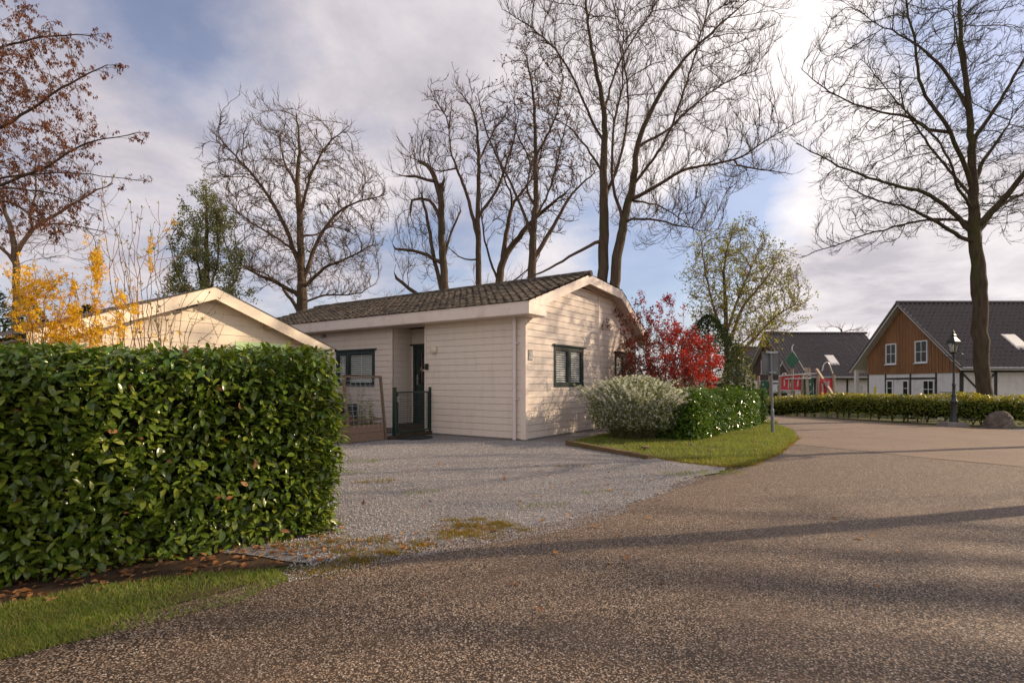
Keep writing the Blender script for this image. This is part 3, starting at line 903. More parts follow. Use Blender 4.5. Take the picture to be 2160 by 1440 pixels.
    ptree('lopped_tree', 'bare tree with stubby lopped limbs and fine shoots behind the tiled roof', 22.0,
          [[(946, 800, .18), (938, 600, .155), (932, 520, .14), (930, 420, .12), (931, 390, .10)], [(938, 640, .09), (915, 540, .075), (905, 480, .065), (890, 415, .045)]],
          [([(930, 425), (915, 370), (900, 345), (884, 335)], .11, .075, .3), ([(914, 385), (890, 378), (866, 378)], .06, .05, -.3), ([(931, 460), (905, 420), (885, 414), (866, 418), (862, 434)], .07, .045, .4),
           ([(931, 557), (890, 535), (838, 530)], .08, .05, -.4), ([(936, 545), (950, 490), (970, 438)], .06, .035, .4), ([(931, 410), (938, 385)], .06, .05, -.2), ([(920, 650), (880, 620), (842, 592)], .09, .06, -.5)],
          [(820, 330), (880, 275), (940, 290), (965, 400), (970, 560), (900, 610), (820, 590), (812, 430)], 1.6, 2000, step=.3, kill=.45, wob=.2, curl=.2, twigs=1.5, tl=(.4, .9), rt=.009, tup=.45, up=.3, sub=1, group=None)
    ptree('maple_tree', 'wide round bare tree standing alone behind the cream gable', 25.0,
          [[(641, 800, .30), (638, 665, .25), (635, 560, .17), (632, 470, .14), (628, 380, .10), (632, 300, .06), (625, 240, .03)]],
          [([(637, 600), (665, 510), (700, 450), (740, 420), (800, 400)], .11, .02, .8), ([(635, 570), (600, 470), (560, 400), (510, 340), (465, 290)], .11, .015, -.8), ([(637, 625), (590, 600), (540, 575), (505, 540)], .11, .02, -1),
           ([(638, 665), (600, 620), (560, 580), (480, 545)], .10, .02, 1.2), ([(638, 610), (690, 570), (740, 555), (800, 530)], .09, .02, -1.2), ([(632, 460), (660, 380), (700, 320), (745, 290)], .08, .015, -1),
           ([(629, 400), (590, 330), (570, 265)], .07, .015, 1), ([(636, 640), (680, 620), (740, 615), (780, 590)], .06, .015, 1), ([(634, 540), (580, 500), (500, 450), (445, 400)], .07, .012, 1.4), ([(633, 500), (680, 470), (760, 350)], .06, .012, 1.6)],
          [(425, 340), (480, 280), (540, 255), (600, 232), (700, 262), (770, 300), (825, 370), (835, 470), (815, 560), (770, 630), (700, 650), (560, 640), (490, 590), (445, 480)], 3.2, 6500, step=.30, kill=.44, wob=.16, curl=.2, twigs=1.7, tl=(.25, .6),
          rt=.0105, group=None, sub=2)
    ptree('maple_tree', 'small pale bare tree behind the yellow forsythia at the left', 15.0,
          [[(30, 800, .10), (35, 600, .085), (32, 540, .08), (26, 490, .06), (5, 430, .04), (-10, 370, .02)]],
          [([(33, 535), (60, 480), (110, 440), (160, 400), (205, 370)], .065, .012, .6), ([(34, 560), (10, 520), (-60, 480), (-110, 440)], .05, .012, -.5), ([(60, 480), (90, 420), (110, 350)], .035, .01, -.5),
           ([(70, 472), (140, 470), (200, 480)], .03, .008, .5)],
          [(-130, 330), (0, 290), (130, 295), (220, 360), (225, 480), (180, 580), (120, 590), (-20, 560), (-120, 520)], 1.8, 2200, step=.26, kill=.4, twigs=1.8, tl=(.2, .5), rt=.0065, bark='bark_pale', twig='twig_warm', group=None)
    ptree('hornbeam_tree', 'tree with hanging clusters of coppery dead leaves at the left edge', 10.0,
          [[(-250, 900, .22), (-255, 600, .2), (-258, 450, .17), (-250, 300, .14), (-215, 100, .1), (-180, -120, .05)]],
          [([(-256, 430), (-100, 330), (50, 270), (180, 200), (270, 170)], .045, .006, -.5), ([(-256, 500), (-100, 420), (60, 350), (150, 290), (262, 258)], .04, .006, .4), ([(-256, 560), (-100, 480), (40, 440), (120, 470), (185, 500)], .035, .005, -.8),
           ([(-235, 230), (-80, 120), (60, 60), (175, 42)], .035, .006, .4), ([(-225, 150), (-60, 20), (60, -60)], .03, .006, -.6), ([(-256, 520), (-120, 380), (40, 330), (220, 330)], .03, .005, 1.2), ([(-254, 460), (-60, 400), (90, 400), (200, 440)], .03, .005, .2)],
          [(-450, -100), (-30, -100), (50, 0), (100, 60), (110, 130), (150, 175), (165, 240), (165, 330), (145, 420), (115, 480), (55, 465), (0, 420), (-200, 520), (-450, 450)], 1.5, 3600, inset=.05, step=.2, kill=.32, wob=.2, up=-.03, tup=-.15, twigs=1.5,
          tl=(.15, .4), rt=.004, curl=.3, leaf=leaves_on('copper', 7.5, (.035, .07), hang=1.2, spread=.05, ratio=.4), group=None)
    ptree('poplar_tree', 'slim upright tree with fresh grey green leaves beyond the cream gable', 21.0,
          [[(435, 800, .14), (435, 600, .11), (436, 500, .07), (435, 405, .02)]],
          [([(435, 640), (410, 540), (405, 470)], .05, .015, .4), ([(435, 640), (465, 550), (470, 470)], .05, .015, -.4), ([(435, 660), (385, 590), (375, 520)], .04, .012, -.5), ([(435, 660), (490, 590), (497, 530)], .04, .012, .5)],
          [(432, 396), (470, 440), (495, 510), (512, 590), (505, 650), (365, 650), (358, 570), (385, 470)], 1.2, 1800, inset=.12, step=.25, kill=.36, twigs=1.6, tl=(.2, .45), rt=.008, tup=.5, up=.3,
          leaf=leaves_on('bud_grey', 6.5, (.07, .12), spread=.2), group=None)
    ptree('lime_tree', 'bushy tree with yellow green spring buds between red shrub and houses', 19.0,
          [[(1537, 830, .11), (1533, 760, .09), (1530, 640, .06), (1528, 560, .035), (1545, 485, .012)]],
          [([(1533, 740), (1570, 650), (1620, 590), (1652, 545)], .07, .012, .5), ([(1534, 775), (1590, 710), (1640, 660), (1685, 640)], .06, .012, -.5), ([(1532, 720), (1500, 640), (1480, 560), (1470, 505)], .05, .012, -.4),
           ([(1533, 700), (1560, 600), (1590, 520)], .05, .01, -.8), ([(1534, 760), (1600, 700), (1660, 690)], .04, .01, .8)],
          [(1448, 570), (1480, 500), (1550, 478), (1610, 530), (1660, 560), (1695, 640), (1665, 690), (1600, 745), (1520, 770), (1480, 740), (1450, 660)], 1.7, 5200, inset=.15, step=.22, kill=.30, twigs=1.5, tl=(.2, .5), rt=.0075, expo=2.6, up=.2, tup=.3, twig='twig_warm',
          leaf=leaves_on('bud', 2.6, (.05, .10), spread=.12), group=None)
    ptree('maple_tree', 'pale round treetop showing over the ridge of the middle house', 78.0,
          [[(1775, 830, .3), (1775, 720, .2), (1775, 695, .1)]], [], [(1722, 715), (1740, 695), (1775, 688), (1815, 695), (1832, 720), (1800, 760), (1745, 760)], 3.0, 320, step=.8, kill=1.3, twigs=3, tl=(.8, 1.6), rt=.028, twig='twig_warm', group=None)
    # a thin backdrop of scrub behind the bungalow roof
    ptree('scrub_tree', 'low pale twiggy thicket behind the tiled roof ridge', 30.0, [[(1010, 800, .1), (1010, 690, .06)], [(930, 800, .1), (930, 690, .06)], [(1085, 800, .1), (1085, 680, .06)], [(830, 800, .1), (825, 690, .06)]], [],
          [(740, 640), (850, 600), (960, 570), (1120, 555), (1180, 600), (1150, 680), (760, 720)], 1.5, 900, step=.4, kill=.7, twigs=2.0, tl=(.3, .8), rt=.008, twig='twig_warm', up=.25, group=None)

# trees outside the frame whose shadows fall across the road
def wtree(name, label, x, y, h, r, spread, n, low, nl=9, **kw):
    L = [(np.array([(x, y, -.1, r), (x + .1, y, h * .3, r * .85), (x, y + .15, h * .6, r * .5), (x + .1, y, h * .95, .02)]), True)]
    for k in range(nl):
        a = RNG.uniform(0, 6.28); z0 = RNG.uniform(low, h * .7); ll = spread * RNG.uniform(.6, 1)
        L.append((np.array([(x, y, z0, r * .4), (x + ll * .5 * math.cos(a), y + ll * .5 * math.sin(a), z0 + ll * .35, r * .22), (x + ll * math.cos(a), y + ll * math.sin(a), z0 + ll * .8, .02)]), False))
    d = rdir(n) * RNG.uniform(.3, 1, (n, 1)) ** .5
    A = np.array((x, y, (low + h) / 2)) + d * [spread, spread, (h - low) / 2]
    return tree(name, label, (x, y, 0), L, A, step=.55, kill=.85, rt=.018, twigs=.5, tl=(.4, .9), **kw)


if TREES:
    wtree('oak_tree', 'bare oak standing beside the road to the right', 9.6, 6.45, 11, .17, 3.2, 450, 5.2, group='roadside trees out of frame')
    wtree('oak_tree', 'bare oak standing beside the road to the right', 29.0, 9.0, 17.5, .40, 4.2, 900, 9.0, 20, group='roadside trees out of frame')
    wtree('oak_tree', 'bare oak standing beside the road to the right', 24.0, 6.6, 15.0, .34, 3.8, 800, 7.5, 18, group='roadside trees out of frame')
    wtree('oak_tree', 'bare oak standing beside the road to the right', 17.5, 12.4, 11.5, .16, 2.2, 300, 6.0, group='roadside trees out of frame')


# ---------------------------------------------------------------- hedges and shrubs
def hedge(name, label, path, thick, height, n, size, mat, tmpl=T_LEAF8, ratio=.45, droop=.2, tipmat=None, tip_frac=.0, rough=.07, foot=.06, core=True, stems=True, hvar=.05, thin_foot=0.0, cat='hedge', depth=.28, back=.35, rise=0.0):
    """clipped hedge along a polyline (front foot line); leaves lie on an uneven shell round an added near-black core that paints the inner shade"""
    path = np.asarray([q[:2] for q in path], float)
    seg = np.diff(path, axis=0); ln = np.linalg.norm(seg, axis=1); cum = np.concatenate([[0], np.cumsum(ln)]); tot = cum[-1]
    wob = Wob(16, (1.2, 9)); wt = Wob(12, (1, 6))
    mid = path.mean(0)

    def frame(s):
        i = np.clip(np.searchsorted(cum, s, side='right') - 1, 0, len(seg) - 1)
        t = (s - cum[i]) / ln[i]
        e = seg[i] / ln[i][:, None]
        c = path[i] + seg[i] * t[:, None]
        nrmv = np.stack([e[:, 1], -e[:, 0]], -1)      # outward = right-hand side of the path
        return c, e, nrmv

    areas = np.array([tot * height, tot * thick, tot * height * back, thick * height, thick * height])
    cnt = (n * areas / areas.sum()).astype(int)
    Ps, Ns = [], []
    for f, k in enumerate(cnt):
        if k == 0: continue
        if f == 0: s = RNG.uniform(0, tot, k); w = np.zeros(k); z = foot + (height - foot) * RNG.uniform(0, 1, k) ** (1 - .0); nl = (1, 0, 0)
        elif f == 1: s = RNG.uniform(0, tot, k); w = RNG.uniform(0, thick, k); z = np.full(k, height); nl = (0, 0, 1)
        elif f == 2: s = RNG.uniform(0, tot, k); w = np.full(k, thick); z = RNG.uniform(foot, height, k); nl = (-1, 0, 0)
        elif f == 3: s = np.zeros(k); w = RNG.uniform(0, thick, k); z = RNG.uniform(foot, height, k); nl = (0, -1, 0)
        else: s = np.full(k, tot); w = RNG.uniform(0, thick, k); z = RNG.uniform(foot, height, k); nl = (0, 1, 0)
        if thin_foot and f != 1:
            keep = RNG.uniform(size=k) < np.clip((z - foot) / thin_foot, .25, 1)
            s, w, z = s[keep], w[keep], z[keep]
        c, e, nv = frame(np.clip(s, 0, tot - 1e-6))
        Nn = nv * nl[0] + e * nl[1]
        N3 = np.column_stack([Nn, np.full(len(s), float(nl[2]))])
        # rounded shoulders
        d = wob(s * 1.0 + f * 7, z * 1.3 + w) * rough * 2 - RNG.uniform(0, 1, len(s)) ** 1.6 * depth + rough * .3
        p = np.column_stack([c - nv * w[:, None], z * (1 + hvar * wt(s, w) * 2) * (1 + rise * (1 - s / tot))])
        edge = np.clip((z - height + .12) / .12, 0, 1) * (f != 1)
        p = p + N3 * (d - edge * .05)[:, None]
        p[:, 2] += tz(p[:, 0], p[:, 1])
        Ps.append(p); Ns.append(N3)
    p = np.concatenate(Ps); N3 = np.concatenate(Ns)
    base = np.array((*path[0], float(tz(path[0][0], path[0][1]))))
    root = thing(name, label, cat, base)
    istop = N3[:, 2] > .5
    D = nrm(N3 * np.where(istop, .12, .5)[:, None] + rdir(len(p)) * [.85, .85, .6] + [0, 0, -droop])
    Nf = nrm(N3 * .5 + rdir(len(p)) * .42 + [0, 0, .85])
    sz = RNG.uniform(*size, len(p))
    istip = np.zeros(len(p), bool)
    if tipmat:
        top = (p[:, 2] - tz(p[:, 0], p[:, 1])) / height
        istip = RNG.uniform(size=len(p)) < np.clip((top - .80) / .16, 0.02, 1) * tip_frac
    for msk, m, nm in ((~istip, mat, 'foliage'), (istip, tipmat, 'young_leaves')):
        if m is None or not msk.any(): continue
        mb = MB()
        scatter(mb, p[msk] - base, D[msk], Nf[msk], sz[msk], sz[msk] * ratio * RNG.uniform(.8, 1.15, msk.sum()), tmpl)
        mb.build(nm, M[m], root, True)
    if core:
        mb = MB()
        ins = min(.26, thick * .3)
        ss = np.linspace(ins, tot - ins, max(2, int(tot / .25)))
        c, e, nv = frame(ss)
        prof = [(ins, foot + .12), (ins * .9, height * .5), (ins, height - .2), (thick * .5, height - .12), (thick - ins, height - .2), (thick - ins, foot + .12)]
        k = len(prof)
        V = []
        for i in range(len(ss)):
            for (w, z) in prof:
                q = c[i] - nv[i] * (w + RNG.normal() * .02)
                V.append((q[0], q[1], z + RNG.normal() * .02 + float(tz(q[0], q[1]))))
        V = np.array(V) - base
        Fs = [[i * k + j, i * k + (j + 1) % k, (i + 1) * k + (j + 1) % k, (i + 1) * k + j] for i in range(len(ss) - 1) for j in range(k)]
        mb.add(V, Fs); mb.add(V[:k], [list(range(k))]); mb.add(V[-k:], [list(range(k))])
        mb.build('shade_core', M['hedge_core'], root)  # added core: blocks light and darkens the gaps in the foliage
    if stems:
        mb = MB()
        for s in np.arange(.15, tot, .32):
            s = min(s + RNG.uniform(-.1, .1), tot - .01)
            c, e, nv = frame(np.array([s]))
            q = c[0] - nv[0] * thick * RNG.uniform(.35, .65)
            zb = float(tz(q[0], q[1]))
            for _ in range(3):
                a = RNG.normal(size=2) * .12
                mb.tube([np.array((q[0], q[1], zb)) - base, np.array((q[0] + a[0] * .5, q[1] + a[1] * .5, zb + height * .35)) - base, np.array((q[0] + a[0], q[1] + a[1], zb + height * .7)) - base], [.016, .013, .008], 5)
        mb.build('stems', M['bark'], root, True)
    return root


U = np.array((-.8237, .567)); VV = np.array((.569, .8225))          # bungalow: along its front, along its side
h0 = np.array((-1.40, 4.34)); hd = nrm(np.array((-1.56, -1.12)))
hstart = h0 + hd * 5.4
hn = np.array((hd[1], -hd[0]))
hedge('laurel_hedge', 'tall clipped cherry laurel hedge with big glossy leaves in front of the cream gable', [hstart, h0], 1.0, 1.375, 54000, (.042, .092), 'laurel', droop=.28, tipmat='laurel_pale', tip_frac=.4, rough=.085, foot=.02, hvar=.025,
      depth=.30, rise=.085)
TALL = [o for o in COL.objects if o.name == 'laurel_hedge'][0]
ob = np.array(TALL.location)
n = 46
q = np.column_stack([h0[0] + hd[0] * RNG.uniform(0, 4.6, n), h0[1] + hd[1] * RNG.uniform(0, 1, n) * 0, RNG.uniform(.1, 1.4, n)])
t_ = RNG.uniform(0, 4.6, n)
fn = np.array((-hd[1], hd[0])); fn = fn if fn[1] < 0 else -fn
q[:, :2] = h0 + hd * t_[:, None] + fn * RNG.uniform(.0, .09, (n, 1))
mb = MB(); s_ = RNG.uniform(.04, .08, n)
scatter(mb, q - ob, nrm(rdir(n) + [.3, -.6, -.3]), rdir(n) * .6 + [.2, -.6, .5], s_, s_ * .45, T_LEAF8); mb.build('withered_leaves', M['dry'], TALL, True)
mb = MB()
for k in range(110):
    t = RNG.uniform(0, 4.6); z = RNG.uniform(.15, 1.42)
    a = np.array((*(h0 + hd * t - fn * .12), z)); b_ = a + np.array((*(fn * RNG.uniform(.14, .22)), RNG.uniform(.03, .16))) + RNG.normal(size=3) * .03
    mb.tube(np.array([a, (a + b_) / 2 + [0, 0, -.015], b_]) - ob, [.005, .004, .002], 4)
mb.build('twigs', M['spirea'], TALL, True)
lb = np.array((3.72, 11.1)); le = np.array((7.55, 16.2))
hedge('laurel_hedge', 'low clipped laurel hedge with shiny leaves between the white shrub and the sign post', [lb, le], 1.05, .96, 22000, (.07, .125), 'laurel_pale', tmpl=T_LEAF4, droop=.05, rough=.10, foot=.03, hvar=.06, depth=.22)
hedge('privet_hedge', 'long low hedge with yellowing top along the far edge of the road', [(9.2, 22.0), (11.0, 19.4), (12.15, 16.5), (13.5, 15.0), (17.5, 12.9), (22, 10.8)], .75, .80, 42000, (.06, .105), 'beech', tmpl=T_LEAF4, droop=.0,
      tipmat='beech_tip', tip_frac=.5, rough=.08, foot=.08, hvar=.06, thin_foot=.3, core=True, depth=.3, back=.6)
hedge('clipped_hedge', 'dark clipped hedge behind the left end of the playground', [(17.0, 42.0), (21.5, 42.0)], 1.0, 1.35, 2500, (.09, .15), 'evergreen', tmpl=T_LEAF2, tipmat=None, stems=False)
hedge('clipped_hedge', 'small green hedge in front of the middle house wall', [(20.8, 36.5), (24.2, 36.5)], .8, 1.1, 2200, (.08, .13), 'beech', tmpl=T_LEAF2, stems=False)


def arch_shrub(name, label, base, nst, height, spread, stemmat, r0=.008, sag=.5, up=1.0):
    root = thing(name, label, 'shrub', base)
    mb = MB(); pts = []; dirs = []
    for k in range(nst):
        a = RNG.uniform(0, 6.283); f = RNG.uniform(.15, 1) ** .6
        hh = height * RNG.uniform(.72, 1.02) * (1 - .18 * f)
        sp = spread * f
        b = np.array((math.cos(a) * spread * .5 * f, math.sin(a) * spread * .5 * f, 0))
        t = np.linspace(0, 1, 9)[:, None]
        out = np.array((math.cos(a), math.sin(a), 0))
        q = b + out * sp * .85 * t ** 1.5 + np.array((0, 0, 1)) * hh * (up * 1.35 * t - sag * .7 * t ** 3)
        q[1:] += np.cumsum(RNG.normal(size=(8, 3)) * .015, 0)
        mb.tube(q, np.linspace(r0, r0 * .3, 9), 4)
        pts.append(q); dirs.append(np.gradient(q, axis=0))
    mb.build('stems', M[stemmat], root, True)
    return root, np.array(pts), nrm(np.array(dirs))


def along(pts, dirs, n, lo=.3, pw=1.0):
    k = RNG.integers(0, len(pts), n)
    t = (lo + (1 - lo) * RNG.uniform(0, 1, n) ** pw) * (pts.shape[1] - 1.001)
    i = t.astype(int); f = (t - i)[:, None]
    return pts[k, i] * (1 - f) + pts[k, i + 1] * f, dirs[k, i]


# white spirea
sb = (2.62, 11.75, 0.0)
root, pts, dirs = arch_shrub('spirea_shrub', 'arching shrub covered with white blossom sprays at the bungalow side wall', sb, 300, 1.32, 1.0, 'twig', .0045, .42)
q, d = along(pts, dirs, 26000, .04)
mb = MB(); s_ = RNG.uniform(.025, .055, len(q))
scatter(mb, q + rdir(len(q)) * .045, nrm(d * .6 + rdir(len(q))), rdir(len(q)) + [0, 0, .8], s_, s_ * .4, T_LEAF2); mb.build('foliage', M['spirea'], root)
q, d = along(pts, dirs, 8200, .2, .7)
m_ = 2700
dd = rdir(m_); dd[:, 2] = np.where(dd[:, 2] < -.7, -dd[:, 2], dd[:, 2])
sh = dd * RNG.uniform(.82, 1.02, (m_, 1)) * [1.02, 1.0, .66] + [0, 0, .70]
q = np.vstack([q, sh]); d = np.vstack([d, nrm(dd * [1, 1, .3] + [0, 0, -.3])])
mb = MB(); sl_f = np.repeat(np.arange(m_), 7); s_ = RNG.uniform(.025, .055, len(sl_f))
scatter(mb, sh[sl_f] * .97 + rdir(len(sl_f)) * .06, nrm(dd[sl_f] * .5 + rdir(len(sl_f))), rdir(len(sl_f)) + [0, 0, .8], s_, s_ * .4, T_LEAF2); mb.build('outer_foliage', M['spirea'], root)
kk = np.repeat(np.arange(len(q)), 7)
q2 = q[kk] + rdir(len(kk)) * RNG.uniform(.004, .03, (len(kk), 1)) + [0, 0, .012]
mb = MB(); s_ = RNG.uniform(.009, .016, len(q2))
scatter(mb, q2, rdir(len(q2)), rdir(len(q2)) * .6 + [0, 0, 1], s_, s_, T_FLOWER); mb.build('blossom', M['blossom'], root)

# red photinia: many upright stems, leaf shoots red on the outside
rb = np.array((4.08, 14.4, 0.0))
L = []
for k in range(17):
    a = RNG.uniform(0, 6.28); f = RNG.uniform(.2, 1)
    L.append((np.array([(rb[0] + .2 * math.cos(a), rb[1] + .2 * math.sin(a), 0, .028), (rb[0] + .55 * f * math.cos(a), rb[1] + .55 * f * math.sin(a), .9, .02), (rb[0] + 1.05 * f * math.cos(a), rb[1] + 1.0 * f * math.sin(a), 1.7, .009)]), False))
d_ = rdir(4200); d_[:, 2] = np.where(d_[:, 2] < -.55, -d_[:, 2], d_[:, 2])
at = np.array((rb[0], rb[1], 1.62)) + d_ * RNG.uniform(.35, 1, (4200, 1)) ** .4 * [1.28, 1.2, 1.05]
at2 = np.column_stack([RNG.normal(rb[0] - .4, .5, 40), RNG.normal(rb[1], .5, 40), RNG.uniform(2.4, 3.3, 40)])


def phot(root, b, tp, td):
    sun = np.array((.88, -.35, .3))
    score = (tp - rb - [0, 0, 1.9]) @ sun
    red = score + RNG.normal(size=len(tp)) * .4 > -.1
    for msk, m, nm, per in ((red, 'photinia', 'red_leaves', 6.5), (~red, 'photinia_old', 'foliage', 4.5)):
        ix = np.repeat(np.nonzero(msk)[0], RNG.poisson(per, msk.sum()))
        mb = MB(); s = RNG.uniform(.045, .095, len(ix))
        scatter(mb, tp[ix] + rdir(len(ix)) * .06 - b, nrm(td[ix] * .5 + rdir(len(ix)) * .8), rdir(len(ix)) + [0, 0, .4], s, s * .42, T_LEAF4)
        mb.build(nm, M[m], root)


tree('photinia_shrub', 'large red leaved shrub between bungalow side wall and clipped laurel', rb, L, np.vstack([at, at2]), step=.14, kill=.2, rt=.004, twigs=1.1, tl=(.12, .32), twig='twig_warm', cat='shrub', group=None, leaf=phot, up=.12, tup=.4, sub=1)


def cone_tree(name, label, base, h, r, n, mat, size, cat='tree', low=.1, power=1.5):
    root = thing(name, label, cat, base)
    MB().tube([(0, 0, 0), (.03, 0, h * .5), (0, .02, h * .96)], [.09, .06, .012], 7).build('trunk', M['bark'], root, True)
    t = RNG.uniform(0, 1, n) ** 1.3
    a = RNG.uniform(0, 6.283, n)
    wb = Wob(14, (2, 9))
    rr = r * (1 - t ** power) * (1 + .55 * wb(a * 2, t * 6)) * RNG.uniform(.25, 1, n) ** .5 + .05
    p = np.column_stack([np.cos(a) * rr, np.sin(a) * rr, low + t * (h - low)])
    out = np.column_stack([np.cos(a), np.sin(a), np.full(n, .35)])
    mb = MB(); s = RNG.uniform(*size, n)
    scatter(mb, p, nrm(out * .8 + rdir(n) * .7), rdir(n) + [0, 0, .8], s, s * .45, T_LEAF2)
    mb.build('crown', M[mat], root)
    br = MB()
    for k in range(40):
        i = RNG.integers(0, n)
        br.tube([(0, 0, p[i][2] * .9), p[i] * [.6, .6, .96], p[i]], [.02, .012, .005], 4)
    br.build('branches', M['twig'], root)
    return root


cone_tree('holly_tree', 'dark evergreen holly standing behind the red shrub', (5.95, 16.6, 0), 3.25, 1.15, 9000, 'evergreen', (.06, .11), power=3.5)
cone_tree('holly_tree', 'smaller dark evergreen beside the lime tree foot behind the clipped laurel', (7.3, 17.8, 0), 2.4, .75, 2500, 'bud_grey', (.06, .11))
for k, (px, yy, h_, r_, lb_) in enumerate([(60, 15.5, 3.6, 1.5, 'broad dark evergreen at the far left behind the forsythia'), (185, 16.5, 3.5, 1.4, 'rounded dark evergreen behind the middle of the forsythia'), (285, 15.5, 3.1, 1.1, 'lower dark evergreen meeting the cream roof edge'),
                                             (-40, 13.5, 4.0, 1.6, 'evergreen cut off by the left picture edge'), (390, 17.5, 3.2, 1.0, 'dark evergreen under the slim upright tree')]):
    c = P(px, 800, yy)
    cone_tree('yew_tree', lb_, (c[0], yy, 0), h_, r_, 5200, 'evergreen', (.07, .13), 'tree')

# forsythia and a bare budding shrub above the tall hedge
fb = (-4.15, 5.05, 0.0)


def whips(name, label, base, stems, stemmat, r0=.008):
    root = thing(name, label, 'shrub', base)
    b = np.asarray(base, float)
    mb = MB(); all_pts = []
    for (px0, py0, px1, py1, dy) in stems:
        top = P(px1, py1, base[1] + dy); mid = P(px0, py0, base[1] + dy * .6)
        ft = np.array((b[0] + (mid[0] - b[0]) * .55, base[1] + dy * .2, 0))
        c = catmull(np.array([ft, (ft + mid) / 2 + RNG.normal(size=3) * .04, mid, (mid + top) / 2 + RNG.normal(size=3) * .05, top]), .11)
        c[1:-1] += RNG.normal(size=(len(c) - 2, 3)) * .008
        mb.tube(c - b, np.linspace(r0, r0 * .28, len(c)), 5)
        all_pts.append(c)
        for i in range(len(c) // 2, len(c) - 1):
            for _ in range(RNG.poisson(.38)):
                d = nrm((c[i + 1] - c[i]) / .1 + rdir(1)[0] * .9 + [0, 0, .2]); l = RNG.uniform(.12, .45)
                q = np.array([c[i], c[i] + d * l * .5, c[i] + d * l + [0, 0, .05]])
                mb.tube(q - b, [r0 * .45, r0 * .35, r0 * .2], 4)
                all_pts.append(catmull(q, .09))
    mb.build('stems', M[stemmat], root, True)
    return root, b, all_pts


st = [(55, 660, 40, 560, .1), (70, 640, 75, 540, .3), (90, 670, 95, 560, -.1), (60, 650, 30, 590, -.2), (120, 690, 155, 600, .2), (150, 690, 160, 610, -.1), (190, 680, 210, 520, .1), (200, 650, 205, 530, .25), (260, 690, 248, 610, .1),
      (240, 700, 262, 640, -.1), (290, 690, 318, 510, .1), (100, 690, 110, 620, .3), (140, 700, 120, 650, .0), (160, 705, 175, 660, .1), (180, 700, 150, 650, .2), (280, 700, 290, 660, 0), (25, 690, 28, 600, .2), (210, 690, 196, 640, 0)]
root, b, ap = whips('forsythia_shrub', 'leafless shrub with bright yellow flower spikes above the tall hedge', fb, st, 'twig_warm', .007)
fl = []
for c in ap:
    k = RNG.integers(6, 26)
    for _ in range(k):
        i = RNG.integers(len(c) // 3, len(c)); fl.append(c[i] + RNG.normal(size=3) * .025)
# dense spikes and clumps where the picture shows them
for px, py0, py1, w, n in [(72, 700, 590, 24, 200), (40, 700, 600, 14, 70), (205, 590, 530, 10, 210), (205, 700, 600, 6, 90), (155, 620, 590, 6, 50), (155, 690, 640, 14, 150), (120, 720, 680, 24, 190), (150, 735, 700, 30, 190), (60, 650, 560, 20, 190),
                           (318, 575, 500, 4, 50), (258, 640, 615, 6, 30), (200, 735, 690, 18, 120), (95, 630, 590, 20, 120), (250, 730, 660, 8, 60), (285, 660, 640, 8, 26)]:
    for _ in range(n):
        fl.append(P(px + RNG.normal() * w * .6, RNG.uniform(py1, py0), fb[1] + RNG.normal() * .12))
fl = np.array(fl)
mb = MB(); s_ = RNG.uniform(.016, .030, len(fl))
scatter(mb, fl - b, rdir(len(fl)), rdir(len(fl)) + [.5, -.6, .1], s_, s_ * 1.0, T_FLOWER); mb.build('blossom', M['forsythia'], root)
lf = fl[RNG.uniform(size=len(fl)) < .22]
mb = MB(); s_ = RNG.uniform(.025, .05, len(lf))
scatter(mb, lf - b + rdir(len(lf)) * .03, nrm(rdir(len(lf)) + [0, 0, .6]), rdir(len(lf)), s_, s_ * .3, T_LEAF2); mb.build('foliage', M['bud'], root)
bb = (-3.15, 5.35, 0.0)
st = [(235, 600, 215, 380, .1), (270, 560, 292, 450, .2), (300, 600, 300, 440, -.1), (330, 600, 352, 470, .1), (250, 620, 245, 500, .3), (310, 640, 335, 430, .2), (350, 660, 360, 500, .1), (260, 560, 205, 390, -.1), (340, 650, 380, 600, .2),
      (390, 700, 440, 620, .1), (400, 700, 455, 660, .3), (380, 690, 400, 590, .0), (280, 640, 250, 470, .1), (420, 710, 470, 690, .2), (290, 620, 275, 430, .2), (320, 620, 318, 490, 0), (360, 690, 420, 640, .1)]
root, b, ap = whips('lilac_shrub', 'bare thin stemmed shrub with small green buds beside the yellow shrub', bb, st, 'twig_warm', .007)
bp = np.concatenate([c[len(c) // 3:] for c in ap])
bp = bp[RNG.uniform(size=len(bp)) < .55]
mb = MB(); s_ = RNG.uniform(.018, .042, len(bp))
ix = np.repeat(np.arange(len(bp)), 2)
scatter(mb, bp[ix] - b, nrm(rdir(len(ix)) * .6 + [0, 0, .8]), rdir(len(ix)), s_[ix], s_[ix] * .45, T_LEAF2); mb.build('foliage', M['bud_grey'], root)

# ---------------------------------------------------------------- bungalow
C0 = np.array((.275, 11.36))
ROT = math.atan2(-.567, .8237)


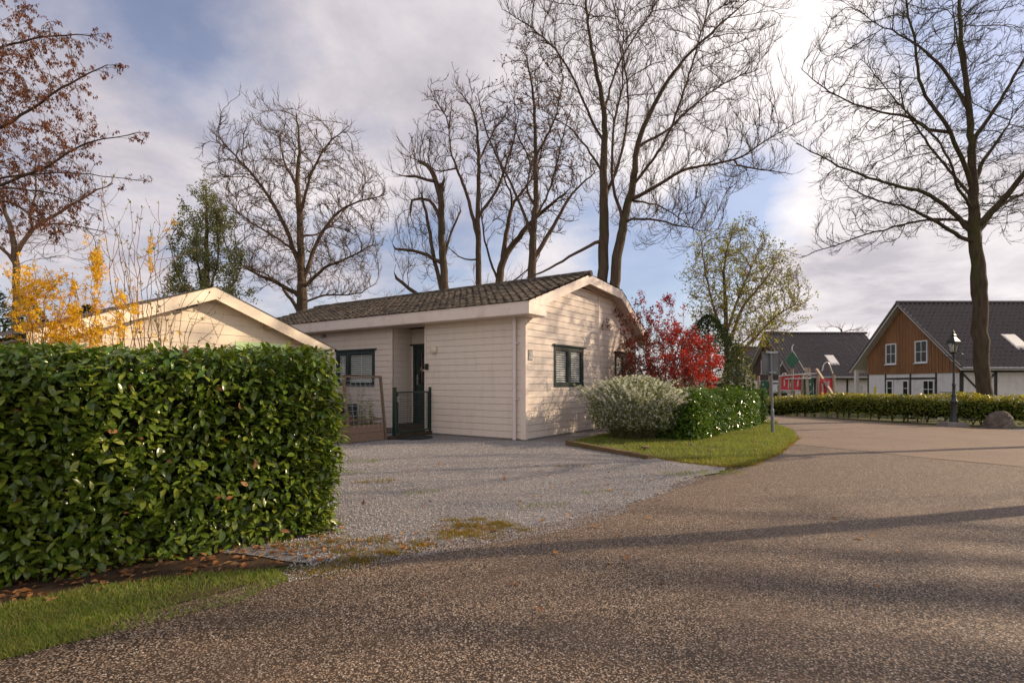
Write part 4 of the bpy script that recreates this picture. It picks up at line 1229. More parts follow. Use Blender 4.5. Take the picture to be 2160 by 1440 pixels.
def siding(mb, put, lo, hi, z0, z1, pitch=.143, holes=(), d0=.011, d1=.013, gap=.011):
    """horizontal boards; put(a, d, z) maps along/outward/up to the thing's frame"""
    zs = set()
    z = z0
    rows = []
    while z < z1 - 1e-4:
        t = min(z + pitch, z1)
        rows.append((z, t)); z += pitch
    for zb, zt in rows:
        cuts = {zb, zt, max(zb, zb + pitch - gap)} if zt - zb > pitch - gap else {zb, zt}
        for h in holes:
            for q in (h[2], h[3]):
                if zb < q < zt: cuts.add(q)
        cuts = sorted(cuts)
        dd = lambda zz: d0 if zz > zb + pitch - gap + 1e-6 else d1 + (d0 + .003 - d1) * (zz - zb) / pitch
        for a, c in zip(cuts[:-1], cuts[1:]):
            if c - a < 1e-5: continue
            mid = (a + c) / 2
            iv = [((lo(a), lo(c)), (hi(a), hi(c)))]
            for h in sorted(holes):
                if h[2] - 1e-6 <= a and c <= h[3] + 1e-6:
                    nx_ = []
                    for (l, r) in iv:
                        if h[1] <= min(l) or h[0] >= max(r): nx_.append((l, r)); continue
                        if h[0] > max(l): nx_.append((l, (h[0], h[0])))
                        if h[1] < min(r): nx_.append(((h[1], h[1]), r))
                    iv = nx_
            groove = mid > zb + pitch - gap
            da, dc = (0.0, 0.0) if groove else (dd(a), dd(c))
            for (l, r) in iv:
                if min(r) - max(l) < 1e-4 and max(r) - min(l) < 1e-4: continue
                mb.quad(put(l[0], da, a), put(r[0], da, a), put(r[1], dc, c), put(l[1], dc, c))
                if a == zb: mb.quad(put(l[0], 0, a), put(r[0], 0, a), put(r[0], da, a), put(l[0], da, a))


const = lambda v: (lambda z: v)
HOUSE = thing('bungalow', 'cream clapboard bungalow with brown tiled roof and dark green windows', 'bungalow', (C0[0], C0[1], 0), ROT)
ZW = 2.59
REC0, REC1, RD = -3.917, -2.827, .653       # recess along the front, its depth
WIN_A = (-6.075, -4.573, 1.13, 2.04)
front = lambda a, d, z: (a, -d, z)
mb = MB()
siding(mb, front, const(REC1), const(-.03), .045, ZW)
part(mb, 'front_wall', M['board'], HOUSE)
mb = MB()
siding(mb, front, const(-9.85), const(REC0), .045, ZW, holes=[WIN_A])
part(mb, 'front_wall', M['board'], HOUSE)
# recess: left cheek, right cheek, back with the door opening
DO = (-3.82, -2.93, .19, 2.16)
mb = MB()
siding(mb, lambda a, d, z: (REC0 + d, a, z), const(.0), const(RD), .19, ZW)
siding(mb, lambda a, d, z: (REC1 - d, a, z), const(.0), const(RD), .19, ZW)
siding(mb, lambda a, d, z: (a, RD - d, z), const(REC0), const(REC1), .19, ZW, holes=[DO])
part(mb, 'recess_wall', M['board'], HOUSE)
# side wall with clipped gable
RP = [(-.40, 2.83), (2.29, 3.785), (4.19, 3.665), (5.67, 2.83), (6.35, 2.45)]     # roof outline (along side, height)
inner = [(y, z - .13) for y, z in RP]
DEP = 6.0


def lo_side(z):
    if z <= 2.70: return 0.0
    (a, za), (b, zb) = inner[0], inner[1]
    return max(0.0, a + (z - za) / (zb - za) * (b - a))


def hi_side(z):
    y = DEP
    for (a, za), (b, zb) in zip(inner[1:-1], inner[2:]):
        if zb <= z <= za: y = min(y, a + (z - za) / (zb - za) * (b - a))
    return y


side = lambda a, d, z: (d, a, z)
WIN_B = (1.162, 2.572, 1.13, 2.04); WIN_C = (4.486, 5.75, 1.13, 2.04)
mb = MB()
siding(mb, side, lo_side, hi_side, .045, 3.53, holes=[WIN_B, WIN_C])
part(mb, 'side_wall', M['board_sun'], HOUSE)
mb = MB()
mb.box(-.095, .026, -.026, .0, .03, ZW); mb.box(.0, .026, .0, .05, .03, ZW + .1)        # corner boards
mb.box(REC1, REC1 + .05, -.028, .0, .03, ZW); mb.box(REC0 - .05, REC0, -.028, 0, .03, ZW)
mb.box(.0, .028, 3.42, 3.475, .045, 3.57)                                               # cover strip on the gable
part_each(mb, 'corner_trim', M['trim'], HOUSE)
mb = MB(); mb.box(-9.9, -.012, .02, .2, -.1, .045); mb.box(-.2, -.012, .2, 6.0, -.1, .045)
mb.box(-9.88, .022, -.024, .02, .020, .045)
mb.box(.0, .024, .02, 6.0, .018, .045)
part(mb, 'plinth', M['plinth'], HOUSE)
# back, far end and a dark inside so that windows show a room
mb = MB()
mb.box(-9.85, -9.8, 0, DEP, 0, ZW); mb.box(-9.8, -.1, DEP - .05, DEP, 0, ZW)
part(mb, 'rear_wall', M['board'], HOUSE)
mb = MB()
mb.box(-9.7, REC0 - .05, .9, .95, .05, 2.5); mb.box(-1.2, -1.15, .3, 5.8, .05, 2.5)
part(mb, 'inner_wall', M['dark_inside'], HOUSE)


def window(put, w, n, blind=True, d=.03, splits=None, label=None):
    a0, a1, z0, z1 = w
    f = MB()
    B = lambda mb, x0, x1, dd0, dd1, zz0, zz1: mb.add([put(x, y, z) for z in (zz0, zz1) for y in (dd0, dd1) for x in (x0, x1)], [[0, 2, 3, 1], [4, 5, 7, 6], [0, 1, 5, 4], [2, 6, 7, 3], [0, 4, 6, 2], [1, 3, 7, 5]])
    t = .065
    B(f, a0 - .01, a1 + .01, -.06, d, z1 - t, z1 + .012); B(f, a0 - .01, a1 + .01, -.06, d + .004, z0 - .012, z0 + t)
    B(f, a0 - .01, a0 + t, -.06, d - .002, z0 + t, z1 - t); B(f, a1 - t, a1 + .01, -.06, d - .002, z0 + t, z1 - t)
    sp = splits or [a0 + (a1 - a0) * i / n for i in range(1, n)]
    for s in sp: B(f, s - .05, s + .05, -.06, d - .004, z0 + t, z1 - t)
    eds = [a0 + t] + [x for s in sp for x in (s - .05, s + .05)] + [a1 - t]
    fo = f.build('window', M['green_paint'], HOUSE)
    l = MB(); B(l, a0 - .06, a1 + .08, -.0, d + .045, z1 + .012, z1 + .045)
    l.build('lintel', M['green_paint'], fo)
    g = MB(); sa = MB(); bl = MB()
    for i in range(0, len(eds), 2):
        x0, x1 = eds[i], eds[i + 1]
        for aa in ((x0, x0 + .028, z0 + t, z1 - t), (x1 - .028, x1, z0 + t, z1 - t)): B(sa, aa[0], aa[1], -.03, d - .012, aa[2], aa[3])
        for aa in ((z0 + t, z0 + t + .03), (z1 - t - .03, z1 - t)): B(sa, x0 + .028, x1 - .028, -.03, d - .012, aa[0], aa[1])
        g.quad(put(x0 + .02, .004, z0 + t), put(x1 - .02, .004, z0 + t), put(x1 - .02, .004, z1 - t), put(x0 + .02, .004, z1 - t))
        if blind:
            z = z0 + t + .03
            while z < z1 - t - .03:
                bl.add([put(x0 + .03, -.018, z), put(x1 - .03, -.018, z), put(x1 - .03, -.040, z + .030), put(x0 + .03, -.040, z + .030)], [[0, 1, 2, 3]])
                z += .052
            xm = (x0 + x1) / 2
            B(bl, xm - .007, xm + .007, -.016, -.012, z0 + t, z1 - t)
    sa.build('sash', M['green_paint'], fo); g.build('pane', M['glass'], fo)
    if blind: bl.build('blind', M['blind'], fo)


window(front, WIN_A, 2, splits=[-5.62])
window(side, WIN_B, 2)
window(side, WIN_C, 2)
# door in the recess
mb = MB(); zt = DO[3]
yd = RD
mb.box(DO[0] - .01, DO[0] + .07, yd - .05, yd + .03, DO[2], zt); mb.box(DO[1] - .07, DO[1] + .01, yd - .05, yd + .03, DO[2], zt); mb.box(DO[0] + .07, DO[1] - .07, yd - .05, yd + .03, zt - .07, zt)
mb.box(DO[0] - .09, DO[1], yd - .09, yd - .03, zt + .001, zt + .035)
door = MB()
x0, x1 = DO[0] + .07, DO[1] - .07
door.box(x0, x1, yd - .02, yd + .02, DO[2], DO[2] + .98); door.box(x0, x0 + .13, yd - .02, yd + .02, DO[2] + .98, zt - .07); door.box(x1 - .13, x1, yd - .02, yd + .02, DO[2] + .98, zt - .07)
door.box(x0 + .13, x1 - .13, yd - .02, yd + .02, zt - .21, zt - .07)
dr = door.build('door', M['green_paint'], HOUSE)
mb.build('door_frame', M['green_paint'], dr)
MB().quad((x0 + .13, yd, DO[2] + .98), (x1 - .13, yd, DO[2] + .98), (x1 - .13, yd, zt - .21), (x0 + .13, yd, zt - .21)).build('pane', M['glass'], dr)
MB().box(x0 + .13, x1 - .13, yd + .05, yd + .06, DO[2] + .98, zt - .2).build('pane_backing', M['dark_inside'], dr)  # near-black sheet stands in for the unlit room behind the door pane
hb = MB(); hb.box(x0 + .035, x0 + .075, yd - .032, yd - .021, 1.16, 1.42); hb.cyl((x0 + .055, yd - .03, 1.32), (x0 + .055, yd - .075, 1.32), .01, 8); hb.cyl((x0 + .05, yd - .07, 1.32), (x0 + .16, yd - .07, 1.32), .010, 8)
hb.build('handle', M['grey_metal'], dr)
MB().box(x0 + .2, x0 + .33, yd - .004, yd - .002, 1.5, 1.55).build('sticker', M['white_paint'], dr)
mb = MB(); mb.box(REC0, REC1, -.02, RD, .05, .187); mb.box(REC0 - .15, REC1 + .02, -.45, -.03, .012, .10)
part(mb, 'doorstep', M['wood_dark'], HOUSE)
# eaves box, return, barge boards, soffits
E = .35
mb = MB()
mb.box(-10.2, E, -.40, -.375, 2.585, 2.82)
mb.box(E - .025, E, -.375, .26, 2.585, 2.812)
mb.box(-10.2, E - .025, -.375, .27, 2.572, 2.592)          # soffit
mb.box(-.02, E - .025, .24, .262, 2.60, 2.80)
for x in (-6.6, -3.3): mb.box(x, x + .006, -.402, -.39, 2.585, 2.82)
mb.box(-10.2, E + .006, -.408, -.36, 2.812, 2.832)
part(mb, 'fascia', M['trim'], HOUSE)
mb = MB()
for (a, za), (b, zb) in zip(RP[:-1], RP[1:]):
    t = .03; w = .215
    y0_, z0_ = a, za
    if a < 0: y0_ = .02; z0_ = za + (y0_ - a) / (b - a) * (zb - za)
    V = [(x, y, z) for x in (E - t, E) for (y, z) in ((y0_, z0_ - w), (b, zb - w), (b, zb), (y0_, z0_))]
    mb.add(V, [[0, 3, 2, 1], [4, 5, 6, 7], [0, 1, 5, 4], [1, 2, 6, 5], [2, 3, 7, 6], [3, 0, 4, 7]])
    mb.quad((0, y0_, z0_ - .12), (E - t, y0_, z0_ - .12), (E - t, b, zb - .12), (0, b, zb - .12))
    mb.add([(x, y, z) for x in (.0, .03) for (y, z) in ((y0_, z0_ - .20), (b, zb - .20), (b, zb - .13), (y0_, z0_ - .13))], [[4, 5, 6, 7], [0, 1, 5, 4], [2, 3, 7, 6]])
mb.prism([(-.395, 2.815), (.26, 2.815), (.26, 2.83 + .66 * .355), (-.395, 2.832)], lambda u, v: (E - .028, u, v), lambda u, v: (E - .002, u, v))
part(mb, 'bargeboard', M['trim'], HOUSE)


# roof
def tiles(mb, x0, x1, pa, pb, rows, period, amp, step, samples=8):
    """pa, pb: (along, height) of eave and ridge; wavy courses between them"""
    n = max(2, int((x1 - x0) / period * samples))
    xs = np.linspace(x0, x1, n + 1)
    ph = (xs - x0) / period * 2 * math.pi
    wv = amp * (np.cos(ph) + .35 * np.cos(2 * ph))
    d = np.array(pb) - np.array(pa); ln = np.linalg.norm(d); d = d / ln
    nn = np.array((-d[1], d[0])) * (1 if d[0] > 0 else -1)
    if nn[1] < 0: nn = -nn
    for r in range(rows):
        s0 = ln * r / rows - .01; s1 = ln * (r + 1) / rows
        sh = RNG.normal(size=len(xs)) * .0
        jit = np.repeat(RNG.normal(size=len(xs) // samples + 1) * step * .16, samples)[:len(xs)]
        rowsV = []
        for s, off in ((s0, -.02), (s0, step), (s0 + (s1 - s0) * .5, step * .62), (s1, step * .15)):
            q = np.array(pa) + d * s
            o = (wv + off + jit) if off > 0 else np.full(len(xs), off)
            rowsV.append(np.column_stack([xs, q[0] + nn[0] * o, q[1] + nn[1] * o]))
        V = np.concatenate(rowsV)
        m = len(xs)
        i = np.arange(m - 1)
        Fs = np.concatenate([np.stack([k * m + i, k * m + i + 1, (k + 1) * m + i + 1, (k + 1) * m + i], -1) for k in range(3)])
        mb.add(V, Fs)


mb = MB()
tiles(mb, -10.22, E + .01, (-.40, 2.835), (2.29, 3.80), 11, .20, .016, .034)
tiles(mb, -10.22, E, (4.19, 3.68), (2.31, 3.80), 6, .21, .012, .03, 6)
tiles(mb, -10.22, E, (6.35, 2.47), (4.19, 3.68), 7, .21, .012, .03, 6)
x = -10.22
while x < E:
    xe = min(x + .36, E + .02)
    mb.tube([(x, 2.29, 3.80 + .004 * RNG.normal()), (xe + .02, 2.29, 3.815)], [.085, .075], 8)
    x += .36
part(mb, 'roof', M['tile'], HOUSE)
# pipe, lamp, camera, bell, number
mb = MB(); mb.cyl((-.225, -.075, .02), (-.225, -.075, 2.57), .040, 14)
dp = part(mb, 'drainpipe', M['pvc'], HOUSE, True)
bk = MB()
for z in (.86, 2.02): bk.cyl((-.225, -.075, z), (-.225, -.075, z + .03), .046, 14); bk.box(-.185, -.15, -.075, -.02, z, z + .028)
part_each(bk, 'bracket', M['pvc'], dp)
mb = MB(); mb.b = []
prof = [(.0, .075), (.05, .072), (.085, .058), (.1, .03), (.1, .0)]
th = np.arange(24) * 2 * math.pi / 24
Vl = np.array([(-2.525 + r * math.cos(t), -.02 - h, 1.975 + r * math.sin(t)) for r, h in prof for t in th])
i = np.arange(4)[:, None] * 24; k = np.arange(24)[None]; k2 = (k + 1) % 24
mb.add(Vl, np.stack([i + k, i + k2, i + 24 + k2, i + 24 + k], -1).reshape(-1, 4))
part(mb, 'wall_lamp', M['opal'], HOUSE, True)
mb = MB(); mb.cyl((-6.56, -.02, 2.5), (-6.56, -.12, 2.47), .035, 12); mb.cyl((-6.56, -.12, 2.47), (-6.56, -.13, 2.468), .045, 12)
part(mb, 'security_camera', M['plinth'], HOUSE, True)
mb = MB(); mb.box(-2.80, -2.70, -.05, -.028, 1.52, 1.66); bl_ = part(mb, 'bell_plate', M['black_metal'], HOUSE)
mb = MB(); mb.tube([(-2.83, -.06, 1.64), (-2.86, -.09, 1.62), (-2.86, -.09, 1.60)], .008, 6); mb.lathe([(.012, .0), (.02, -.03), (.03, -.08), (.05, -.11)], 12, (-2.86, -.09, 1.60)); mb.cyl((-2.86, -.09, 1.5), (-2.86, -.09, 1.44), .008, 6)
mb.tube([(-2.86, -.09, 1.44), (-2.855, -.09, 1.3), (-2.86, -.09, 1.22)], .004, 4)
mb.build('bell', M['rust'], bl_, True)
mb = MB(); mb.box(.02, .034, .076, .238, 1.69, 1.89); plate = part(mb, 'number_plate', M['plate_dark'], HOUSE)
em = MB()
for a0 in np.linspace(.2, 2.94, 7):
    em.tube([(.037, .157 + .055 * math.cos(a0), 1.815 + .045 * math.sin(a0)), (.037, .157 + .015 * math.cos(a0), 1.812 + .014 * math.sin(a0))], .006, 5)
em.tube([(.037, .157 + .05 * math.cos(t), 1.815 - .03 * math.sin(t)) for t in np.linspace(0, math.pi, 9)], .007, 5)
em.build('emblem', M['white_paint'], plate)


def text(s, size, loc, rot, mat, parent, name, ext=.002):
    cu = bpy.data.curves.new(name, 'FONT')
    cu.body = s; cu.size = size; cu.extrude = ext; cu.align_x = 'CENTER'
    tmp = bpy.data.objects.new(name, cu); COL.objects.link(tmp)
    bpy.context.view_layer.update()
    me = bpy.data.meshes.new_from_object(tmp.evaluated_get(bpy.context.evaluated_depsgraph_get()))
    bpy.data.objects.remove(tmp)
    me.materials.clear(); me.materials.append(mat)
    ob = bpy.data.objects.new(name, me); COL.objects.link(ob)
    ob.location = loc; ob.rotation_euler = rot
    if parent: ob.parent = parent
    return ob


text('429', .088, (.037, .157, 1.70), (R(90), 0, R(90)), M['white_paint'], plate, 'house_number')

# ---------------------------------------------------------------- cream outbuilding behind the hedge
SH = np.array((-5.41, 10.0))
SHED = thing('outbuilding', 'cream wooden outbuilding gable rising behind the tall laurel hedge', 'outbuilding', (SH[0], SH[1], 0), ROT)
ZP, EA = 2.96, 2.66
sl = .385
shp = lambda y: ZP - abs(y) * sl
mb = MB()
GX = -.26                       # gable wall set back under the verge
sd = lambda a, d, z: (GX + d, a, z)
zz = lambda z: max(0.0, (ZP - .13 - z) / sl)
siding(mb, sd, lambda z: -min(2.3, zz(z)), lambda z: min(2.3, zz(z)), .03, ZP - .14, .19, d0=.007, d1=.009, gap=.007)
part(mb, 'gable_wall', M['cream'], SHED)
mb = MB(); mb.box(-4.4, GX, -2.3, -2.27, 0, 2.0); mb.box(-4.4, GX, 2.27, 2.3, 0, 2.0); mb.box(-4.4, -4.37, -2.27, 2.27, 0, 2.0)
part(mb, 'side_wall', M['cream'], SHED)
mb = MB()
for sg in (-1, 1):
    y1 = 2.66 * sg
    if sg > 0: y1 = 2.60
    V = [(x, y, z) for x in (-.03, 0) for (y, z) in ((0, ZP - .225), (y1, shp(y1) - .225), (y1, shp(y1)), (0, ZP))]
    mb.add(V, [[0, 3, 2, 1], [4, 5, 6, 7], [0, 1, 5, 4], [1, 2, 6, 5], [2, 3, 7, 6], [3, 0, 4, 7]])
part(mb, 'bargeboard', M['cream_trim'], SHED)
mb = MB()
for sg in (-1, 1):
    y1 = 2.66 * sg
    mb.quad((-4.5, 0, ZP - .11), (-.03, 0, ZP - .11), (-.03, y1, shp(y1) - .11), (-4.5, y1, shp(y1) - .11))
part(mb, 'soffit', M['cream'], SHED)
mb = MB()
for sg in (-1, 1):
    y1 = 2.7 * sg
    mb.quad((-4.5, 0, ZP + .004), (.02, 0, ZP + .004), (.02, y1, shp(y1) + .004), (-4.5, y1, shp(y1) + .004))
part(mb, 'roof', M['tile'], SHED)
mb = MB()
for y in (-2.2, -1.1, 0.0, 1.1, 1.75, 2.4):
    z = shp(y) - .12 - .06
    mb.box(GX, -.03, y - .03, y + .03, z - .07, z + .045)
part_each(mb, 'purlin', M['cream_wood'], SHED)
mb = MB(); mb.box(GX + .0, GX + .06, -.55, -.47, 2.5, 2.56); mb.bar((GX + .06, -.5, 2.54), (GX + .22, -.30, 2.60), .09, .05); mb.bar((GX + .12, -.62, 2.49), (GX + .22, -.45, 2.55), .06, .04)
part(mb, 'floodlight', M['black_metal'], SHED)
gb = P(563, 717, 10.75)
o = MB().box(-.011, .011, -.52, .52, 0, gb[2] - .06).build('panel_board', M['green_board'])
tag(o, 'pale green board standing upright before the cream gable', 'board')
o.location = (gb[0] + .02, 10.6, 0); o.rotation_euler = (0, R(-3), ROT)

# ---------------------------------------------------------------- gate, planters, mat
A = np.array((-2.50, 11.65)); B2 = np.array((-1.915, 12.86))
gd = nrm(B2 - A); gl = float(np.linalg.norm(B2 - A)); grot = math.atan2(gd[1], gd[0])
GATE = thing('garden_gate', 'dark green metal gate with wire mesh closing off the front door', 'gate', (A[0], A[1], 0), grot)
for xx in (0.0, gl):
    m_ = MB().box(xx - .032, xx + .032, -.032, .032, 0, 1.10); m_.box(xx - .035, xx + .035, -.035, .035, 1.10, 1.115)
    m_.build('gate_post', M['green_metal'], GATE)
mb = MB(); a0, a1 = .09, gl - .07
for xx in (a0, a1): mb.box(xx - .02, xx + .02, -.02, .02, .12, 1.02)
mb.box(a0 + .02, a1 - .02, -.02, .02, .985, 1.02); mb.box(a0 + .02, a1 - .02, -.02, .02, .12, .155)
fr = mb.build('gate_frame', M['green_metal'], GATE)
mb = MB()
for xx in np.arange(a0 + .07, a1 - .02, .05): mb.tube([(xx, 0, .15), (xx, 0, .99)], .0035, 4, False)
for z in np.arange(.2, .98, .05): mb.tube([(a0, .004, z), (a1, .004, z)], .0035, 4, False)
mb.build('wire_mesh', M['wire'], fr)
mb = MB(); mb.box(.05, .13, -.035, .035, .80, .92); mb.cyl((.1, -.03, .87), (.1, -.09, .87), .01, 6); mb.cyl((.1, -.085, .87), (.2, -.085, .87), .01, 6); mb.cyl((.1, .03, .87), (.1, .09, .87), .01, 6); mb.cyl((.1, .085, .87), (.2, .085, .87), .01, 6)
mb.build('latch', M['grey_metal'], GATE)
mb = MB()
for z in (.25, .9): mb.box(gl - .07, gl - .035, -.015, .015, z, z + .06)
part_each(mb, 'hinge', M['black_metal'], GATE)
o = MB().box(0, gl + .28, -.06, .08, 0, .075).build('sleeper', M['wood_dark'])
tag(o, 'dark wooden sleeper lying under the green gate', 'beam'); o.location = (A[0] - gd[0] * .25, A[1] - gd[1] * .25, 0.012); o.rotation_euler = (0, 0, grot)
mt = G(876, 925)
w = Wob()
poly = [(.44 * math.cos(t) * (1 + .06 * w(np.array([t]), np.array([0.]))[0]), .34 * math.sin(t)) for t in np.linspace(0, 6.283, 21)[:-1]]
o = MB().prism(poly, lambda u, v: (u, v, .012), lambda u, v: (u, v, .036)).build('door_mat', M['mat'])
tag(o, 'dark rubber mat lying on the gravel before the gate', 'mat'); o.location = (mt[0], mt[1], 0); o.rotation_euler = (0, 0, grot)

Pr = np.array((-2.66, 11.42)); Pl = np.array((-3.18, 10.72))
pdv = nrm(Pr - Pl); prot = math.atan2(pdv[1], pdv[0]); plen = float(np.linalg.norm(Pr - Pl))


def planter(name, label, loc, rot, ln, w, h, trellis):
    root = thing(name, label, 'planter', loc, rot)
    mb = MB()
    for k in range(2):
        z = .02 + k * (h - .02) / 2; z1 = z + (h - .02) / 2 - .006
        mb.box(0, ln, 0, .022, z, z1); mb.box(0, ln, w - .022, w, z, z1); mb.box(0, .022, .022, w - .022, z, z1); mb.box(ln - .022, ln, .022, w - .022, z, z1)
    mb.build('box', M['wood_box'], root)
    MB().box(.022, ln - .022, .022, w - .022, .05, h - .05).build('soil', M['soil'], root)
    if trellis:
        f = MB()
        t = -.075     # leans a little
        H_ = 1.32
        lean = lambda z: t * z
        for xx in (-.02, ln + .02):
            f.bar((xx, -.025, 0), (xx + lean(H_), -.025 + .06, H_), .045, .045, (0, 1, 0))
        f.bar((-.04 + lean(H_), .035, H_), (ln + .04 + lean(H_), .035, H_), .045, .045)
        f.bar((.0 + lean(.46), -.003, .46), (ln + lean(.46), -.003, .46), .03, .03)
        tr = f.build('trellis', M['wood_old'], root)
        g = MB()
        for xx in np.linspace(.02, ln - .02, 8): g.tube([(xx + lean(.3), -.0, .3), (xx + lean(H_), .04, H_ - .02)], .0045, 4, False)
        for z in np.arange(.34, 1.3, .1): g.tube([(lean(z), .012 + z * .02, z), (ln + lean(z), .012 + z * .02, z)], .0045, 4, False)
        g.build('wire_mesh', M['wire_pale'], tr)
    return root


planter('planter', 'reddish wooden planter box with leaning trellis frame beside the green gate', (Pl[0], Pl[1], .012), prot, plen, .36, .36, True)
nv = np.array((-pdv[1], pdv[0]))


def herb(name, label, base, h, n, mat, size, stems=1, sp=.03, group=None, cat='plant', droop=0.0):
    root = thing(name, label, cat, base, 0, group)
    mb = MB(); lf = MB()
    for s in range(stems):
        a = RNG.normal(size=2) * sp
        q = catmull(np.array([(a[0] * .3, a[1] * .3, 0), (a[0] * .8, a[1] * .8, h * .5), (a[0] * 1.6, a[1] * 1.6, h * RNG.uniform(.85, 1.05))]), .05)
        mb.tube(q, np.linspace(.006, .002, len(q)), 5)
        k = RNG.integers(1, len(q), n)
        p = q[k]
        ang = RNG.uniform(0, 6.28, n)
        D = np.column_stack([np.cos(ang), np.sin(ang), RNG.uniform(-.1, .6, n) - droop])
        s_ = RNG.uniform(*size, n) * (1.15 - .5 * k / len(q))
        scatter(lf, p, D, rdir(n) * .4 + [0, 0, 1], s_, s_ * .32, T_LEAF4)
    mb.build('stem', M['spirea'], root, True)
    lf.build('foliage', M[mat], root)
    return root


def onp(t, off, z): return (Pl[0] + pdv[0] * plen * t + nv[0] * off, Pl[1] + pdv[1] * plen * t + nv[1] * off, z)


herb('lily_plant', 'upright leafy plant nearest the trellis middle in the reddish planter', onp(.5, .14, .32), .52, 60, 'bud', (.07, .13), 2)
herb('lily_plant', 'upright leafy plant at the gate end of the reddish planter', onp(.76, .16, .32), .55, 60, 'bud', (.07, .13), 2)
herb('climbing_plant', 'thin climbing plant tied to the left side of the trellis', onp(.2, .05, .3), .95, 80, 'bud_grey', (.04, .08), 4, .10)
for k, (t, lb_) in enumerate(((.14, 'purple pansy clump by the trellis foot'), (.32, 'purple pansy clump left of the upright plants'), (.62, 'purple pansy clump between the two upright plants'), (.9, 'pale pansy clump at the gate end of the planter'))):
    bs = onp(t, .10, .31)
    r_ = herb('pansy', lb_, bs, .12, 26, 'bud_grey', (.03, .05), 3, .05, 'pansies in the planter')
    mb = MB(); q = RNG.normal(size=(14, 3)) * [.05, .05, .02] + [0, 0, .12]
    s_ = np.full(14, .018); scatter(mb, q, rdir(14), rdir(14) * .5 + [.5, -.7, .6], s_, s_, T_FLOWER); mb.build('blossom', M['pansy'], r_)
fl2 = G(716, 930)
p2 = planter('planter', 'small weathered planter on legs half hidden by the hedge end', (fl2[0] - .42, fl2[1] + .15, .35), ROT + .1, .62, .3, .2, False)
mb = MB()
for xx in (.03, .59):
    for yy in (.03, .27): mb.box(xx - .025, xx + .025, yy - .025, yy + .025, -.35, .02)
part_each(mb, 'leg', M['wood_old'], p2)
r_ = herb('pansy', 'mixed pansies with red blooms in the small planter on legs', (fl2[0] - .1, fl2[1] + .12, .52), .12, 60, 'bud_grey', (.04, .06), 6, .14)
mb = MB(); q = RNG.normal(size=(22, 3)) * [.12, .06, .02] + [0, 0, .13]; s_ = np.full(22, .02); scatter(mb, q, rdir(22), rdir(22) * .5 + [.5, -.7, .6], s_, s_, T_FLOWER); mb.build('blossom', M['pansy'], r_)
r_ = herb('shrub', 'leafy green shrub between hedge end and bungalow window', (-3.75, 11.0, 0), .95, 90, 'laurel_pale', (.06, .12), 7, .16, cat='shrub')
cr = C0 + U * 5.35 - VV * .35
o = MB().box(-.27, .27, -.2, .2, 0, .62).box(-.285, .285, -.215, .215, .56, .64).box(-.25, .25, -.206, -.2, .1, .5)
ct = thing('storage_bin', 'dark blue storage bin standing against the bungalow wall below the window', 'bin', (cr[0], cr[1], .012), ROT)
MB().box(-.27, .27, -.2, .2, 0, .60).box(-.245, .245, -.212, -.2, .08, .5).build('body', M['crate'], ct)
MB().box(-.285, .285, -.215, .215, .60, .655).build('lid', M['crate'], ct)
wf = thing('wire_fence', 'short low wire fence between the reddish planter and the gate post', 'fence', (Pr[0] + .03, Pr[1] + .03, 0), grot)
mb = MB()
for xx in np.arange(0, .31, .06): mb.tube([(xx, 0, .05), (xx, 0, .85)], .0025, 4, False)
for z in np.arange(.1, .9, .1): mb.tube([(0, .003, z), (.3, .003, z)], .0025, 4, False)
mb.build('wire_mesh', M['wire_pale'], wf)

# timber edge, stump, boulder
e0, e1 = G(1198, 940), G(1372, 970)
dv = nrm((e1 - e0)[:2])
ln = float(np.linalg.norm((e1 - e0)[:2]))
o = MB().box(0, ln, -.06, .06, 0, .105).box(.0, .02, -.055, .055, .105, .11).build('edging_beam', M['wood_beam'])
tag(o, 'mossy wooden edging beam between gravel drive and grass patch', 'beam'); o.location = (e0[0], e0[1], .0); o.rotation_euler = (0, R(.8), math.atan2(dv[1], dv[0]))
sg = G(1362, 950)
st_ = thing('tree_stump', 'small sawn tree stump in the grass before the white shrub', 'stump', (sg[0], sg[1], 0))
MB().lathe([(.11, 0), (.085, .03), (.078, .075)], 14).build('bark', M['bark'], st_, True)
MB().lathe([(.075, .073), (.07, .079), (.001, .08)], 14).build('cut_face', M['stump'], st_)


def rock(name, label, base, sx, sy, sz, seed):
    rg = np.random.default_rng(seed)
    n, m = 26, 14
    th = np.linspace(0, 2 * math.pi, n, endpoint=False); ph = np.linspace(-.35, math.pi / 2, m)
    T, Ph = np.meshgrid(th, ph)
    d = np.stack([np.cos(Ph) * np.cos(T), np.cos(Ph) * np.sin(T), np.sin(Ph)], -1).reshape(-1, 3)
    pl = nrm(rg.normal(size=(14, 3))); off = rg.uniform(.72, .98, 14)
    r = np.min(np.where(d @ pl.T > .05, off / np.maximum(d @ pl.T, .05), 9), 1)
    r = np.minimum(r, 1.15) + .03 * np.sin(d @ rg.normal(size=(3,)) * 9) + .02 * np.sin(d @ rg.normal(size=(3,)) * 19)
    V = d * r[:, None] * [sx, sy, sz]
    V[:, 0] += V[:, 2] * .35
    i = np.arange(m - 1)[:, None] * n; k = np.arange(n)[None]; k2 = (k + 1) % n
    mb = MB().add(V, np.stack([i + k, i + k2, i + n + k2, i + n + k], -1).reshape(-1, 4))
    o = mb.build(name, M['rock'])
    o.location = base
    return tag(o, label, 'boulder')


